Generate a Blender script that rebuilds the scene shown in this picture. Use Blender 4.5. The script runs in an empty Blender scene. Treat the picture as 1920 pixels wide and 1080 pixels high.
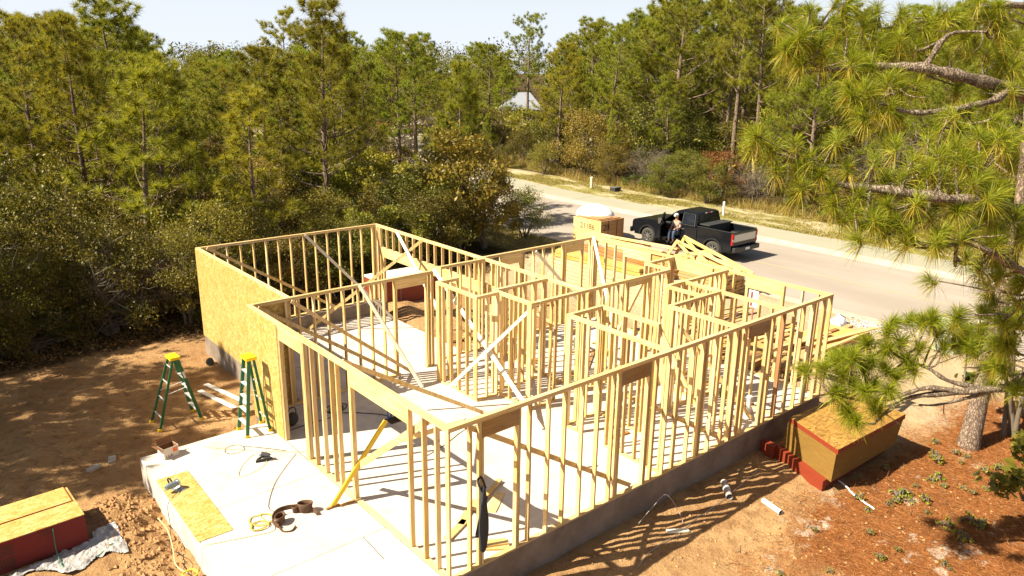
EXPOSURE, SKY_STRENGTH, SUN_STRENGTH, HORIZON = 1.35, 0.055, 5.0, (5.7, 7.2, 9.8)
import bpy, math, random
import numpy as np
from math import sin, cos, pi, radians, sqrt
from mathutils import Vector, Matrix
random.seed(7); rng = np.random.default_rng(7)
SC = bpy.context.scene
COL = bpy.data.collections.new("site"); SC.collection.children.link(COL)
G = -0.62            # ground level round the slab (slab top is z = 0)

# ------------------------------------------------------------- objects
def tag(o, label=None, cat=None, group=None, kind=None):
    if label: o['label'] = label
    if cat: o['category'] = cat
    if group: o['group'] = group
    if kind: o['kind'] = kind
    return o
def empty(name, loc=(0, 0, 0), rz=0.0, parent=None):
    o = bpy.data.objects.new(name, None); COL.objects.link(o)
    o.location = loc; o.rotation_euler = (0, 0, rz); o.empty_display_size = .2
    if parent: o.parent = parent
    return o
def link(name, me, parent=None, loc=None, rot=None):
    o = bpy.data.objects.new(name, me); COL.objects.link(o)
    if parent: o.parent = parent
    if loc: o.location = loc
    if rot: o.rotation_euler = rot
    return o
def copy_tree(o, parent=None):
    c = o.copy(); COL.objects.link(c); c.parent = parent
    for ch in list(o.children): copy_tree(ch, c)
    return c

def frame_of(d):
    d = Vector(d).normalized()
    a = Vector((0, 0, 1)) if abs(d.z) < .95 else Vector((1, 0, 0))
    u = d.cross(a).normalized(); v = u.cross(d).normalized()
    return u, v, d

class MB:
    """collects polygons, then builds ONE mesh object"""
    def __init__(s): s.v = []; s.f = []; s.m = []; s.sm = []
    def add(s, vs, fs, mi=0, smooth=False):
        b = len(s.v); s.v += [tuple(x) for x in vs]
        for f in fs: s.f.append(tuple(b + i for i in f)); s.m.append(mi); s.sm.append(smooth)
    def box(s, x0, x1, y0, y1, z0, z1, mi=0):
        vs = [(x0,y0,z0),(x1,y0,z0),(x1,y1,z0),(x0,y1,z0),(x0,y0,z1),(x1,y0,z1),(x1,y1,z1),(x0,y1,z1)]
        s.add(vs, [(0,3,2,1),(4,5,6,7),(0,1,5,4),(1,2,6,5),(2,3,7,6),(3,0,4,7)], mi); return s
    def cbox(s, c, dims, mi=0, rz=0.0, rot=None):
        dx, dy, dz = [q/2 for q in dims]
        R = rot if rot else Matrix.Rotation(rz, 3, 'Z')
        vs = [Vector(c) + R @ Vector((a*dx, b*dy, e*dz)) for e in (-1,1) for a, b in ((-1,-1),(1,-1),(1,1),(-1,1))]
        s.add(vs, [(0,3,2,1),(4,5,6,7),(0,1,5,4),(1,2,6,5),(2,3,7,6),(3,0,4,7)], mi); return s
    def beam(s, p, q, w, h, up=(0, 0, 1), mi=0):
        """board from p to q, width w across, thickness h along 'up'"""
        p = Vector(p); q = Vector(q); d = (q - p).normalized()
        u = d.cross(Vector(up))
        if u.length < 1e-4: u = d.cross(Vector((1, 0, 0)))
        u.normalize(); n = u.cross(d).normalized(); vs = []
        for e in (p, q):
            for a, b in ((-1,-1),(1,-1),(1,1),(-1,1)): vs.append(e + u*a*w/2 + n*b*h/2)
        s.add(vs, [(0,1,2,3),(7,6,5,4),(0,4,5,1),(1,5,6,2),(2,6,7,3),(3,7,4,0)], mi); return s
    def tube(s, pts, rad, n=8, mi=0, caps=True, smooth=True):
        pts = [Vector(p) for p in pts]
        if not hasattr(rad, '__len__'): rad = [rad]*len(pts)
        vs = []; pu = None
        for i, p in enumerate(pts):
            d = (pts[min(i+1, len(pts)-1)] - pts[max(i-1, 0)])
            if d.length < 1e-9: d = Vector((0, 0, 1))
            d.normalize()
            if pu is None: u, v, _ = frame_of(d)
            else:
                u = (pu - d*pu.dot(d))
                if u.length < 1e-6: u, v, _ = frame_of(d)
                u.normalize(); v = u.cross(d)
            pu = u
            for k in range(n):
                a = 2*pi*k/n; vs.append(p + (u*cos(a) + v*sin(a))*rad[i])
        fs = [(i*n+k, i*n+(k+1) % n, (i+1)*n+(k+1) % n, (i+1)*n+k) for i in range(len(pts)-1) for k in range(n)]
        s.add(vs, fs, mi, smooth)
        if caps:
            s.add(vs[:n], [tuple(range(n))], mi); s.add(vs[-n:], [tuple(range(n))[::-1]], mi)
        return s
    def prism(s, poly, axis, a, b, mi=0, bevel=0):
        """polygon of 2D points pushed along an axis from a to b"""
        def P(p, t):
            return {'x': (t, p[0], p[1]), 'y': (p[0], t, p[1]), 'z': (p[0], p[1], t)}[axis]
        n = len(poly); vs = [P(p, a) for p in poly] + [P(p, b) for p in poly]
        fs = [tuple(range(n)), tuple(range(2*n-1, n-1, -1))] + [(i, i+n, (i+1) % n + n, (i+1) % n) for i in range(n)]
        s.add(vs, fs, mi); return s
    def ball(s, c, r, mi=0, seg=12, rings=8, sc=(1, 1, 1)):
        vs = []; fs = []
        for i in range(rings+1):
            t = pi*i/rings
            for k in range(seg):
                a = 2*pi*k/seg; vs.append((c[0]+r*sc[0]*sin(t)*cos(a), c[1]+r*sc[1]*sin(t)*sin(a), c[2]+r*sc[2]*cos(t)))
        for i in range(rings):
            for k in range(seg): fs.append((i*seg+k, (i+1)*seg+k, (i+1)*seg+(k+1) % seg, i*seg+(k+1) % seg))
        s.add(vs, fs, mi, True); return s
    def mesh(s, name, mats):
        me = bpy.data.meshes.new(name); me.from_pydata(s.v, [], s.f)
        for m in (mats if isinstance(mats, (list, tuple)) else [mats]): me.materials.append(m)
        me.polygons.foreach_set('material_index', s.m); me.polygons.foreach_set('use_smooth', s.sm)
        me.update(); return me
    def build(s, name, mats, parent=None, loc=None, rz=0.0, bevel=0.0, fix=False):
        me = s.mesh(name, mats)
        o = link(name, me, parent, loc, (0, 0, rz))
        if bevel:
            b = o.modifiers.new('bevel', 'BEVEL'); b.width = bevel; b.segments = 2; b.limit_method = 'ANGLE'; b.angle_limit = radians(35)
        return o

def np_mesh(name, V, F, mats, mi=None, smooth=None):
    """V (n,3), F (m,k) all faces with k corners (or list of such arrays)"""
    me = bpy.data.meshes.new(name)
    Fs = F if isinstance(F, list) else [F]
    nf = sum(len(f) for f in Fs)
    loops = np.concatenate([f.reshape(-1) for f in Fs]).astype(np.int32)
    tot = np.concatenate([np.full(len(f), f.shape[1]) for f in Fs]).astype(np.int32)
    start = np.concatenate([[0], np.cumsum(tot)[:-1]]).astype(np.int32)
    me.vertices.add(len(V)); me.loops.add(len(loops)); me.polygons.add(nf)
    me.vertices.foreach_set('co', np.ascontiguousarray(V, dtype=np.float32).ravel())
    me.loops.foreach_set('vertex_index', loops)
    me.polygons.foreach_set('loop_start', start); me.polygons.foreach_set('loop_total', tot)
    for m in (mats if isinstance(mats, (list, tuple)) else [mats]): me.materials.append(m)
    if mi is not None: me.polygons.foreach_set('material_index', mi.astype(np.int32))
    if smooth is not None: me.polygons.foreach_set('use_smooth', np.full(nf, smooth))
    me.update(calc_edges=True); return me

# --------------------------------------------------- lattice noise (for terrain)
def vnoise(x, y, seed=0):
    xi = np.floor(x).astype(np.int64); yi = np.floor(y).astype(np.int64); xf = x-xi; yf = y-yi
    def h(a, b):
        n = (a*374761393 + b*668265263 + seed*1442695041) & 0xffffffff
        n = ((n ^ (n >> 13)) * 1274126177) & 0xffffffff
        return ((n ^ (n >> 16)) & 0xffff)/65535.0
    u = xf*xf*(3-2*xf); v = yf*yf*(3-2*yf)
    return (h(xi, yi)*(1-u)+h(xi+1, yi)*u)*(1-v) + (h(xi, yi+1)*(1-u)+h(xi+1, yi+1)*u)*v
def fbm(x, y, o=4, seed=0):
    r = 0; a = .5; f = 1.0
    for k in range(o): r = r + a*vnoise(x*f, y*f, seed+k); a *= .5; f *= 2.03
    return r

# ------------------------------------------------------------- materials
def sRGB(r, g, b): return tuple((c/255/12.92 if c/255 <= .04045 else ((c/255+.055)/1.055)**2.4) for c in (r, g, b))
class NT:
    def __init__(s, name):
        s.m = bpy.data.materials.new(name); s.m.use_nodes = True
        s.t = s.m.node_tree; s.t.nodes.clear(); s.out = s.n('ShaderNodeOutputMaterial')
    def n(s, kind, **k):
        x = s.t.nodes.new(kind)
        for a, b in k.items(): setattr(x, a, b)
        return x
    def l(s, a, b): s.t.links.new(a, b)
    def set(s, sock, val):
        if isinstance(val, bpy.types.NodeSocket): s.l(val, sock)
        else:
            if hasattr(sock, 'default_value') and not isinstance(val, (int, float)) and len(val) == 3 and sock.type == 'RGBA': val = (*val, 1)
            sock.default_value = val
    def mix(s, f, a, b, mode='MIX'):
        x = s.n('ShaderNodeMix', data_type='RGBA', blend_type=mode)
        s.set(x.inputs[0], f); s.set(x.inputs[6], a); s.set(x.inputs[7], b); return x.outputs[2]
    def math(s, op, a, b=0.0, c=None):
        x = s.n('ShaderNodeMath', operation=op); s.set(x.inputs[0], a); s.set(x.inputs[1], b)
        if c is not None: s.set(x.inputs[2], c)
        return x.outputs[0]
    def noise(s, scale, vec=None, detail=4, rough=.6, dist=0, out='Fac'):
        x = s.n('ShaderNodeTexNoise'); x.inputs['Scale'].default_value = scale; x.inputs['Detail'].default_value = detail
        x.inputs['Roughness'].default_value = rough; x.inputs['Distortion'].default_value = dist
        if vec is not None: s.l(vec, x.inputs['Vector'])
        return x.outputs[out]
    def ramp(s, f, lo, hi, smooth=True):
        x = s.n('ShaderNodeMapRange', interpolation_type='SMOOTHSTEP' if smooth else 'LINEAR')
        s.set(x.inputs[0], f); x.inputs[1].default_value = lo; x.inputs[2].default_value = hi; return x.outputs[0]
    def coord(s, which='Object'): return s.n('ShaderNodeTexCoord').outputs[which]
    def map(s, v, sc=(1, 1, 1), rot=(0, 0, 0), loc=(0, 0, 0)):
        x = s.n('ShaderNodeMapping'); s.l(v, x.inputs[0]); x.inputs[1].default_value = loc; x.inputs[2].default_value = rot; x.inputs[3].default_value = sc
        return x.outputs[0]
    def pos(s): return s.n('ShaderNodeNewGeometry').outputs['Position']
    def island(s): return s.n('ShaderNodeNewGeometry').outputs['Random Per Island']
    def orand(s): return s.n('ShaderNodeObjectInfo').outputs['Random']
    def bump(s, h, strength=.3, dist=.02, normal=None):
        x = s.n('ShaderNodeBump'); x.inputs['Strength'].default_value = strength; x.inputs['Distance'].default_value = dist
        s.l(h, x.inputs['Height'])
        if normal is not None: s.l(normal, x.inputs['Normal'])
        return x.outputs[0]
    def bsdf(s, color, rough=.7, normal=None, metal=0.0, spec=.4, alpha=None, coat=0, trans=0.0):
        p = s.n('ShaderNodeBsdfPrincipled'); s.set(p.inputs['Base Color'], color); s.set(p.inputs['Roughness'], rough)
        p.inputs['Metallic'].default_value = metal; p.inputs['Specular IOR Level'].default_value = spec
        p.inputs['Coat Weight'].default_value = coat; p.inputs['Transmission Weight'].default_value = trans
        if normal is not None: s.l(normal, p.inputs['Normal'])
        if alpha is not None: s.set(p.inputs['Alpha'], alpha)
        s.l(p.outputs[0], s.out.inputs[0]); s.last = p; return s.m

def simple(name, c, rough=.6, metal=0, spec=.4, c2=None, scale=12, bump=0, coat=0, bd=.01, trans=0.0):
    t = NT(name); co = t.coord()
    nz = t.noise(scale, co)
    col = t.mix(nz, tuple(q*.8 for q in c) if c2 is None else c2, c)
    return t.bsdf(col, rough, t.bump(nz, bump, bd) if bump else None, metal, spec, coat=coat, trans=trans)

def wood(name, c1, c2, var=.25, stretch=(14, 14, 1), knots=True, rough=.7):
    t = NT(name); co = t.coord(); r = t.orand()
    v = t.n('ShaderNodeVectorMath', operation='ADD'); t.l(co, v.inputs[0])
    cx = t.n('ShaderNodeCombineXYZ'); s_ = t.math('MULTIPLY', r, 37.0)
    for i in range(3): t.l(s_, cx.inputs[i])
    t.l(cx.outputs[0], v.inputs[1]); vv = v.outputs[0]
    g = t.noise(1.6, t.map(vv, stretch), 5, .65, .6)
    base = t.mix(t.ramp(g, .3, .7), c2, c1)
    blot = t.noise(2.2, vv, 3)
    base = t.mix(t.math('MULTIPLY', t.ramp(blot, .45, .75), .35), base, tuple(q*.72 for q in c1))
    hsv = t.n('ShaderNodeHueSaturation'); t.l(base, hsv.inputs['Color'])
    t.l(t.math('MULTIPLY_ADD', r, var, 1-var/2), hsv.inputs['Value'])
    t.l(t.math('MULTIPLY_ADD', t.noise(.7, vv, 1), .5, .75), hsv.inputs['Saturation'])
    col = hsv.outputs[0]
    if knots:
        vo = t.n('ShaderNodeTexVoronoi'); vo.inputs['Scale'].default_value = 3.0; t.l(t.map(vv, (2.2, 2.2, 1)), vo.inputs['Vector'])
        k = t.ramp(vo.outputs['Distance'], .10, .04)
        col = t.mix(t.math('MULTIPLY', k, .75), col, (.10, .045, .015))
    return t.bsdf(col, rough, t.bump(g, .15, .003), spec=.25)

def osb(name, c_lo, c_hi, c_mid, rough=.75):
    t = NT(name); co = t.coord(); w = t.noise(1.5, co, 2)
    cols = []
    col = None
    for i, (rz, sc) in enumerate(((.3, 26), (1.35, 30), (2.4, 22))):
        vo = t.n('ShaderNodeTexVoronoi'); vo.inputs['Scale'].default_value = sc
        t.l(t.map(co, (.35, 1.3, 1.0) if i != 1 else (1.2, .4, .9), (rz*.7, rz*.4, rz), (i, i*2, 0)), vo.inputs['Vector'])
        sep = t.n('ShaderNodeSeparateColor'); t.l(vo.outputs['Color'], sep.inputs[0])
        f = sep.outputs[0]
        layer = t.mix(f, c_lo, c_hi) if i != 1 else t.mix(f, c_mid, c_hi)
        col = layer if col is None else t.mix(t.ramp(t.noise(9+3*i, co, 2), .45, .55), col, layer)
    col = t.mix(t.math('MULTIPLY', t.ramp(t.noise(5, co, 4, .7), .42, .66), .55), col, c_lo); col = t.mix(t.math('MULTIPLY', t.ramp(w, .4, .7), .3), col, c_mid)
    return t.bsdf(col, rough, t.bump(t.noise(60, co, 3), .3, .004), spec=.25)

def leafmat(name, cols, rough=.45, trans=.3, spec=.4, objvar=.35, tc=None):
    """cols: list of colours mixed at random per leaf; part of the light passes through"""
    t = NT(name); isl = t.island(); orr = t.orand()
    cr = t.n('ShaderNodeValToRGB'); cr.color_ramp.interpolation = 'LINEAR'
    e = cr.color_ramp.elements
    for i, c in enumerate(cols):
        x = e[i] if i < 2 else e.new(1.0)
        x.position = i/(len(cols)-1) if len(cols) > 1 else 0; x.color = (*c, 1)
    t.l(isl, cr.inputs[0])
    hsv = t.n('ShaderNodeHueSaturation'); t.l(cr.outputs[0], hsv.inputs['Color'])
    t.l(t.math('MULTIPLY_ADD', orr, objvar, 1-objvar/2), hsv.inputs['Value'])
    t.l(t.math('MULTIPLY_ADD', t.math('FRACT', t.math('MULTIPLY', orr, 7.13)), .05, .475), hsv.inputs['Hue'])
    p = t.n('ShaderNodeBsdfPrincipled'); t.l(hsv.outputs[0], p.inputs['Base Color'])
    p.inputs['Roughness'].default_value = rough; p.inputs['Specular IOR Level'].default_value = spec
    tr = t.n('ShaderNodeBsdfTranslucent'); t.l(t.mix(.5, hsv.outputs[0], t.mix(1.0, hsv.outputs[0], (1.6, 1.5, .5), 'MULTIPLY')), tr.inputs[0])
    mx = t.n('ShaderNodeMixShader'); mx.inputs[0].default_value = trans
    t.l(p.outputs[0], mx.inputs[1]); t.l(tr.outputs[0], mx.inputs[2]); t.l(mx.outputs[0], t.out.inputs[0])
    return t.m

WOOD = wood('framing_lumber', (.74, .55, .27), (.50, .32, .125), var=.42)
WOODY = wood('yellow_pine', (.66, .49, .23), (.48, .32, .12))
WOODB = wood('brown_lumber', (.36, .19, .075), (.25, .12, .05))
WOODLY = wood('lumber_lying_along_x', (.72, .54, .27), (.54, .355, .145), stretch=(1, 14, 14))
WOODLX = wood('lumber_lying_along_y', (.72, .54, .27), (.54, .355, .145), stretch=(14, 1, 14))
WOODT = wood('tan_lumber', (.60, .42, .20), (.44, .28, .12), .3)
WOODZ = wood('pale_lumber', (.78, .62, .36), (.62, .45, .22), .2)
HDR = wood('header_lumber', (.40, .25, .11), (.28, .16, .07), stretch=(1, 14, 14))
WOODPALE = wood('bleached_board', (.80, .74, .62), (.70, .62, .48), var=.1, knots=False)
OSB = osb('osb_panel', (.36, .20, .035), (.58, .46, .20), (.42, .27, .055))
OSBD = osb('osb_weathered', (.17, .075, .014), (.44, .27, .07), (.26, .125, .022))
WHITE = simple('white_plastic', (.8, .8, .8), .4, c2=(.72, .72, .74))
BLACK = simple('black_rubber', (.02, .02, .02), .6, c2=(.03, .03, .03))
DARK = simple('dark_fabric', (.025, .025, .028), .85, c2=(.045, .043, .045), bump=.3)
STEEL = simple('galvanised_steel', (.55, .56, .57), .4, metal=.8)
REDOSB = simple('red_edge_paint', (.25, .038, .012), .65, c2=(.18, .025, .009), scale=18, bump=.1)
REDSIDE = simple('red_stack_side', (.20, .014, .010), .7, c2=(.14, .010, .008), scale=20, bump=.15)
def concrete(name, c1, c2, stain=(.2, .15, .1), s=.35):
    t = NT(name); p = t.pos(); a = t.noise(1.2, p, 6, .7); b = t.noise(24, p, 4)
    col = t.mix(t.ramp(a, .35, .65), c1, c2)
    col = t.mix(t.math('MULTIPLY', t.ramp(t.noise(.6, p, 5, .7, .5), .55, .75), s), col, stain)
    return t.bsdf(col, .85, t.bump(t.math('ADD', a, t.math('MULTIPLY', b, .3)), .25, .01), spec=.3)
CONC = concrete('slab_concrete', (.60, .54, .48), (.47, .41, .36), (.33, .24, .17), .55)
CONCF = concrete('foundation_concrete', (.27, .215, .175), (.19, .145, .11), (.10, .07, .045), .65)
JOINT = simple('joint_line', (.28, .24, .2), .9)  # dark tone of the joint lines in slab, kerb and path
# ------------------------------------------------------------- camera
cam = bpy.data.cameras.new('camera'); co_ = bpy.data.objects.new('camera', cam); COL.objects.link(co_); SC.camera = co_
yaw, pit, rol = 8.66866308e-01, 2.83904608e-01, -1.43124455e-02
f_ = Vector((cos(pit)*cos(yaw), cos(pit)*sin(yaw), -sin(pit))); r_ = Vector((sin(yaw), -cos(yaw), 0)); d_ = f_.cross(r_)
R2 = r_*cos(rol)+d_*sin(rol); D2 = -r_*sin(rol)+d_*cos(rol)
mw = Matrix((R2, -D2, -f_)).transposed().to_4x4(); mw.translation = Vector((-5.90787398, -8.38414047, 7.89011571))
co_.matrix_world = mw
cam.sensor_width = 36; cam.lens = 36*1415.26/1920; cam.clip_end = 3000; cam.clip_start = .1
SC.render.resolution_x = 1024; SC.render.resolution_y = 576
SC.view_settings.view_transform = 'Standard'; SC.view_settings.look = 'None'; SC.view_settings.gamma = 1
SC.view_settings.exposure = EXPOSURE
# ------------------------------------------------------------- light
SD = Vector((-0.90, .37, 1.0)).normalized()     # towards the sun
el = math.asin(SD.z); az = math.atan2(SD.x, SD.y)
w = bpy.data.worlds.new('World'); SC.world = w; w.use_nodes = True; nt = w.node_tree; nt.nodes.clear()
sky = nt.nodes.new('ShaderNodeTexSky'); sky.sky_type = 'NISHITA'; sky.sun_disc = False
sky.sun_elevation = el; sky.sun_rotation = az; sky.air_density = 1.0; sky.dust_density = 1.2; sky.ozone_density = 1.0; sky.altitude = 0
bg = nt.nodes.new('ShaderNodeBackground'); bg.inputs[1].default_value = SKY_STRENGTH
wo = nt.nodes.new('ShaderNodeOutputWorld'); tc = nt.nodes.new('ShaderNodeTexCoord'); sp = nt.nodes.new('ShaderNodeSeparateXYZ'); nt.links.new(tc.outputs['Generated'], sp.inputs[0])
mr = nt.nodes.new('ShaderNodeMapRange'); mr.interpolation_type = 'SMOOTHERSTEP'; mr.inputs[1].default_value = -.02; mr.inputs[2].default_value = .28; mr.inputs[3].default_value = 1; mr.inputs[4].default_value = 0; nt.links.new(sp.outputs[2], mr.inputs[0])
hz = nt.nodes.new('ShaderNodeMix'); hz.data_type = 'RGBA'; nt.links.new(mr.outputs[0], hz.inputs[0]); nt.links.new(sky.outputs[0], hz.inputs[6]); hz.inputs[7].default_value = (*HORIZON, 1)
wb = nt.nodes.new('ShaderNodeMix'); wb.data_type = 'RGBA'; wb.blend_type = 'MULTIPLY'; wb.inputs[0].default_value = 1; nt.links.new(hz.outputs[2], wb.inputs[6]); wb.inputs[7].default_value = (1.12, .96, .79, 1)
nt.links.new(wb.outputs[2], bg.inputs[0]); nt.links.new(bg.outputs[0], wo.inputs[0])
sl = bpy.data.lights.new('sun', 'SUN'); sl.energy = SUN_STRENGTH; sl.angle = radians(.5); sl.color = (1, .91, .70)
so = bpy.data.objects.new('sun', sl); COL.objects.link(so); so.rotation_euler = SD.to_track_quat('Z', 'Y').to_euler()

# ------------------------------------------------------------- ground
def axis(lo, hi, step, far):
    a = list(np.arange(lo, hi+1e-6, step)); s = step
    x = hi
    while x < far: s *= 1.12; x += s; a.append(x)
    x = lo; s = step; b = []
    while x > -far: s *= 1.12; x -= s; b.append(x)
    return np.array(b[::-1]+a)
def kerb_shift(y): return .0085*np.maximum(y-27, 0)**2
def ground_h(x, y):
    x = np.asarray(x, float); y = np.asarray(y, float)
    h = .10*(fbm(x*.35, y*.35, 3, 3)-.45)
    rough_ = fbm(x*.5+9, y*.5, 2, 11)
    h += .12*(fbm(x*1.9, y*1.9, 3, 5)-.45) + .11*(fbm(x*5, y*5, 3, 8)-.4)*np.clip(rough_*1.6, .2, 1.4)
    # loose heaps and the dug strip along the end of the porch slab
    d = -2.68 - x
    dig = np.exp(-((d-.35)/.45)**2)*np.clip((6.6-y)/.8, 0, 1)*np.clip((y-1)/.8, 0, 1)
    h += -.10*dig + .42*dig*(fbm(x*3.1, y*3.1, 4, 21)-.42)
    heap = np.exp(-((x+3.35)/.5)**2-((y-6.3)/.75)**2)
    h += .18*heap + .42*heap*(fbm(x*3.5, y*3.5, 4, 31)-.45)
    hp2 = np.exp(-((x-7.9)/.6)**2-((y-14.4)/2.2)**2); h += .42*hp2*(fbm(x*1.4, y*1.4, 3, 41))
    # dug ground in front of the garage opening
    fr = np.exp(-((x-9.3)/1.6)**2-((y-12)/2.4)**2); h += .28*fr*(fbm(x*1.8+y*.9, y*1.6, 4, 51)-.5)
    flat = np.clip((x-18.6)/1.5, 0, 1)*np.clip((40-x)/3, 0, 1)
    far = np.clip((np.hypot(x-5, y-5)-45)/20, 0, 1)
    h = h*(1-.85*flat)*(1-far)
    lift = .045*np.clip((x-13)/5, 0, 1)*(1-far)
    road = (x > 20.2+kerb_shift(y)) & (x < 32.4+kerb_shift(y))
    h = np.where(road, -.06, h + lift)
    return G + h
def gh(x, y): return float(ground_h(np.array([x]), np.array([y]))[0])
xs = axis(-8, 17, .085, 900); ys = axis(-8, 18, .085, 900)
X, Y = np.meshgrid(xs, ys, indexing='ij'); Z = ground_h(X, Y)
# the ground passes under the slab
inside = ((X > .12) & (X < 11.4) & (Y > .12) & (Y < 7.7)) | ((X > -2.55) & (X < .2) & (Y > -2.9) & (Y < 7.2)) | ((X > 1.1) & (X < 6.85) & (Y > 7.6) & (Y < 13.9))
Z = np.where(inside, G-.25, Z)
nx, ny = len(xs), len(ys)
idx = np.arange(nx*ny).reshape(nx, ny)
F = np.stack([idx[:-1, :-1], idx[1:, :-1], idx[1:, 1:], idx[:-1, 1:]], -1).reshape(-1, 4)
t = NT('sandy_ground'); p = t.pos(); sx = t.n('ShaderNodeSeparateXYZ'); t.l(p, sx.inputs[0]); px, py = sx.outputs[0], sx.outputs[1]
n1 = t.noise(.55, p, 6, .65, .4); n2 = t.noise(3.2, p, 6, .7); n3 = t.noise(14, p, 5, .7); n4 = t.noise(60, p, 3, .7)
sand = t.mix(t.ramp(n1, .3, .7), (.50, .305, .145), (.36, .20, .09))
sand = t.mix(t.math('MULTIPLY', t.ramp(n2, .48, .68), .7), sand, (.24, .125, .055))
sand = t.mix(t.math('MULTIPLY', t.ramp(n3, .50, .70), .5), sand, (.19, .10, .045))
# pale dry sand towards the street
fst = t.math('MULTIPLY', t.ramp(px, 11.5, 15), t.ramp(t.math('ADD', n1, t.math('MULTIPLY', n2, .3)), .45, .7))
sand = t.mix(t.ramp(px, 11.4, 14.5), sand, t.mix(n2, (.56, .43, .28), (.42, .29, .17)))
# bed of fallen pine needles in the corner by the pines
m = t.math('ADD', t.ramp(px, 3.6, 8.0), t.math('MULTIPLY', t.ramp(n1, .3, .7), .55))
m = t.math('MULTIPLY', m, t.ramp(t.math('ADD', py, t.math('MULTIPLY', n2, 1.6)), -.7, -2.1))
m = t.ramp(m, .35, .95)
m = t.math('MULTIPLY', m, t.ramp(px, 17.5, 15.5))
straw = t.mix(t.ramp(n3, .35, .65), (.31, .115, .034), (.175, .060, .018))
straw = t.mix(t.math('MULTIPLY', t.ramp(n4, .5, .7), .6), straw, (.40, .20, .07))
col = t.mix(m, sand, straw)
wp = t.ramp(t.math('ADD', t.noise(.9, t.map(p, loc=(4.3, 1.7, 0)), 5, .75), t.math('MULTIPLY', n3, .12)), .63, .70)
col = t.mix(t.math('MULTIPLY', t.math('MULTIPLY', wp, t.ramp(py, -1.6, -2.6)), .85), col, (.58, .50, .41))
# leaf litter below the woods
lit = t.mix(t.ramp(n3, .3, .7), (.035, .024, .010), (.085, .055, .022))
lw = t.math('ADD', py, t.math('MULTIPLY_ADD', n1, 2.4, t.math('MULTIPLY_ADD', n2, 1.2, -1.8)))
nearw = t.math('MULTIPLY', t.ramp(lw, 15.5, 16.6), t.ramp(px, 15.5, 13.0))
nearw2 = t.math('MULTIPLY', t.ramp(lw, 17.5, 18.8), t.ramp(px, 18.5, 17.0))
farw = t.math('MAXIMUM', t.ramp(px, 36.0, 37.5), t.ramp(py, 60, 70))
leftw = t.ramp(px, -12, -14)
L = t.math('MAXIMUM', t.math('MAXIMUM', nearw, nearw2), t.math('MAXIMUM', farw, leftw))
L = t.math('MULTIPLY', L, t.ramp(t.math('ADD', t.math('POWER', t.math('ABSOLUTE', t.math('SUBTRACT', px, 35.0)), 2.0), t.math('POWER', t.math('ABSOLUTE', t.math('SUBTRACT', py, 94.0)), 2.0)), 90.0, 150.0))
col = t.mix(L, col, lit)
# rough verge across the street: thin grass over sand
vg = t.math('MULTIPLY', t.ramp(px, 31, 31.6), t.ramp(px, 37.4, 36.2))
vc = t.mix(t.ramp(t.math('ADD', t.noise(.8, t.map(p, (1, .35, 1)), 5, .75), t.math('MULTIPLY', n3, .25)), .55, .72), (.245, .215, .06), (.52, .43, .29))
vc = t.mix(t.math('MULTIPLY', t.ramp(n4, .4, .6), .35), vc, (.17, .145, .04))
col = t.mix(vg, col, vc)
vg2 = t.math('MULTIPLY', t.math('MULTIPLY', t.ramp(px, 16.6, 17.6), t.ramp(px, 20.7, 20.3)), t.ramp(py, 17.0, 18.5))
col = t.mix(vg2, col, t.mix(t.ramp(n2, .4, .6), (.26, .21, .06), (.46, .35, .19)))
b = t.bump(t.math('ADD', t.math('ADD', t.math('MULTIPLY', n3, .8), t.math('MULTIPLY', n2, 1.2)), t.math('MULTIPLY', n4, .4)), 1.0, .07)
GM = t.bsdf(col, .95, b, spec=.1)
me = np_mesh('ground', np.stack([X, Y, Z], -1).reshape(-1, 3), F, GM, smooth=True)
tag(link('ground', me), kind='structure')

# ------------------------------------------------------------- street
t = NT('asphalt'); p = t.pos(); a = t.noise(.35, t.map(p, (1, .4, 1)), 5, .6); b_ = t.noise(45, p, 3)
cA = t.mix(t.ramp(a, .3, .7), (.345, .295, .255), (.285, .24, .205))
cA = t.mix(t.math('MULTIPLY', t.ramp(b_, .5, .7), .2), cA, (.21, .17, .14))
cA = t.mix(t.math('MULTIPLY', t.ramp(t.noise(1.4, t.map(p, (1, .12, 1)), 5, .8), .56, .7), .25), cA, (.26, .205, .165))
ASPH = t.bsdf(cA, .9, t.bump(b_, .35, .006), spec=.2)
t = NT('path_asphalt'); p = t.pos(); a = t.noise(.8, t.map(p, (1, .5, 1)), 5, .7)
PATHM = t.bsdf(t.mix(a, (.26, .245, .185), (.35, .325, .25)), .9, t.bump(t.noise(40, p), .3, .004))
KERBM = concrete('kerb_concrete', (.47, .40, .33), (.39, .325, .26), (.24, .185, .14))
def strip(name, x0, x1, z0, z1, mat, y0=-120, y1=130, skirt=0):
    yy = np.concatenate([np.arange(y0, 20, 6.0), np.arange(20, y1, 2.0)]); V = []; Fq = []
    for y in yy:
        s = float(kerb_shift(np.array(y)))
        V += [(x0+s, y, z0-skirt), (x0+s, y, z0), (x1+s, y, z1), (x1+s, y, z1-skirt)] if skirt else [(x0+s, y, z0), (x1+s, y, z1)]
    k = 4 if skirt else 2
    for i in range(len(yy)-1):
        for j in range(k-1): Fq.append((i*k+j, i*k+j+1, (i+1)*k+j+1, (i+1)*k+j))
    me = bpy.data.meshes.new(name); me.from_pydata(V, [], Fq); me.materials.append(mat); me.update()
    return link(name, me)
ROADZ = -.60
tag(strip('road', 20.75, 28.85, ROADZ, ROADZ, ASPH), kind='structure')
tag(strip('kerb', 20.25, 20.75, ROADZ+.06, ROADZ+.012, KERBM, skirt=.1), kind='structure')
tag(strip('kerb', 28.85, 29.45, ROADZ+.012, ROADZ+.13, KERBM, skirt=.1), kind='structure')
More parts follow.
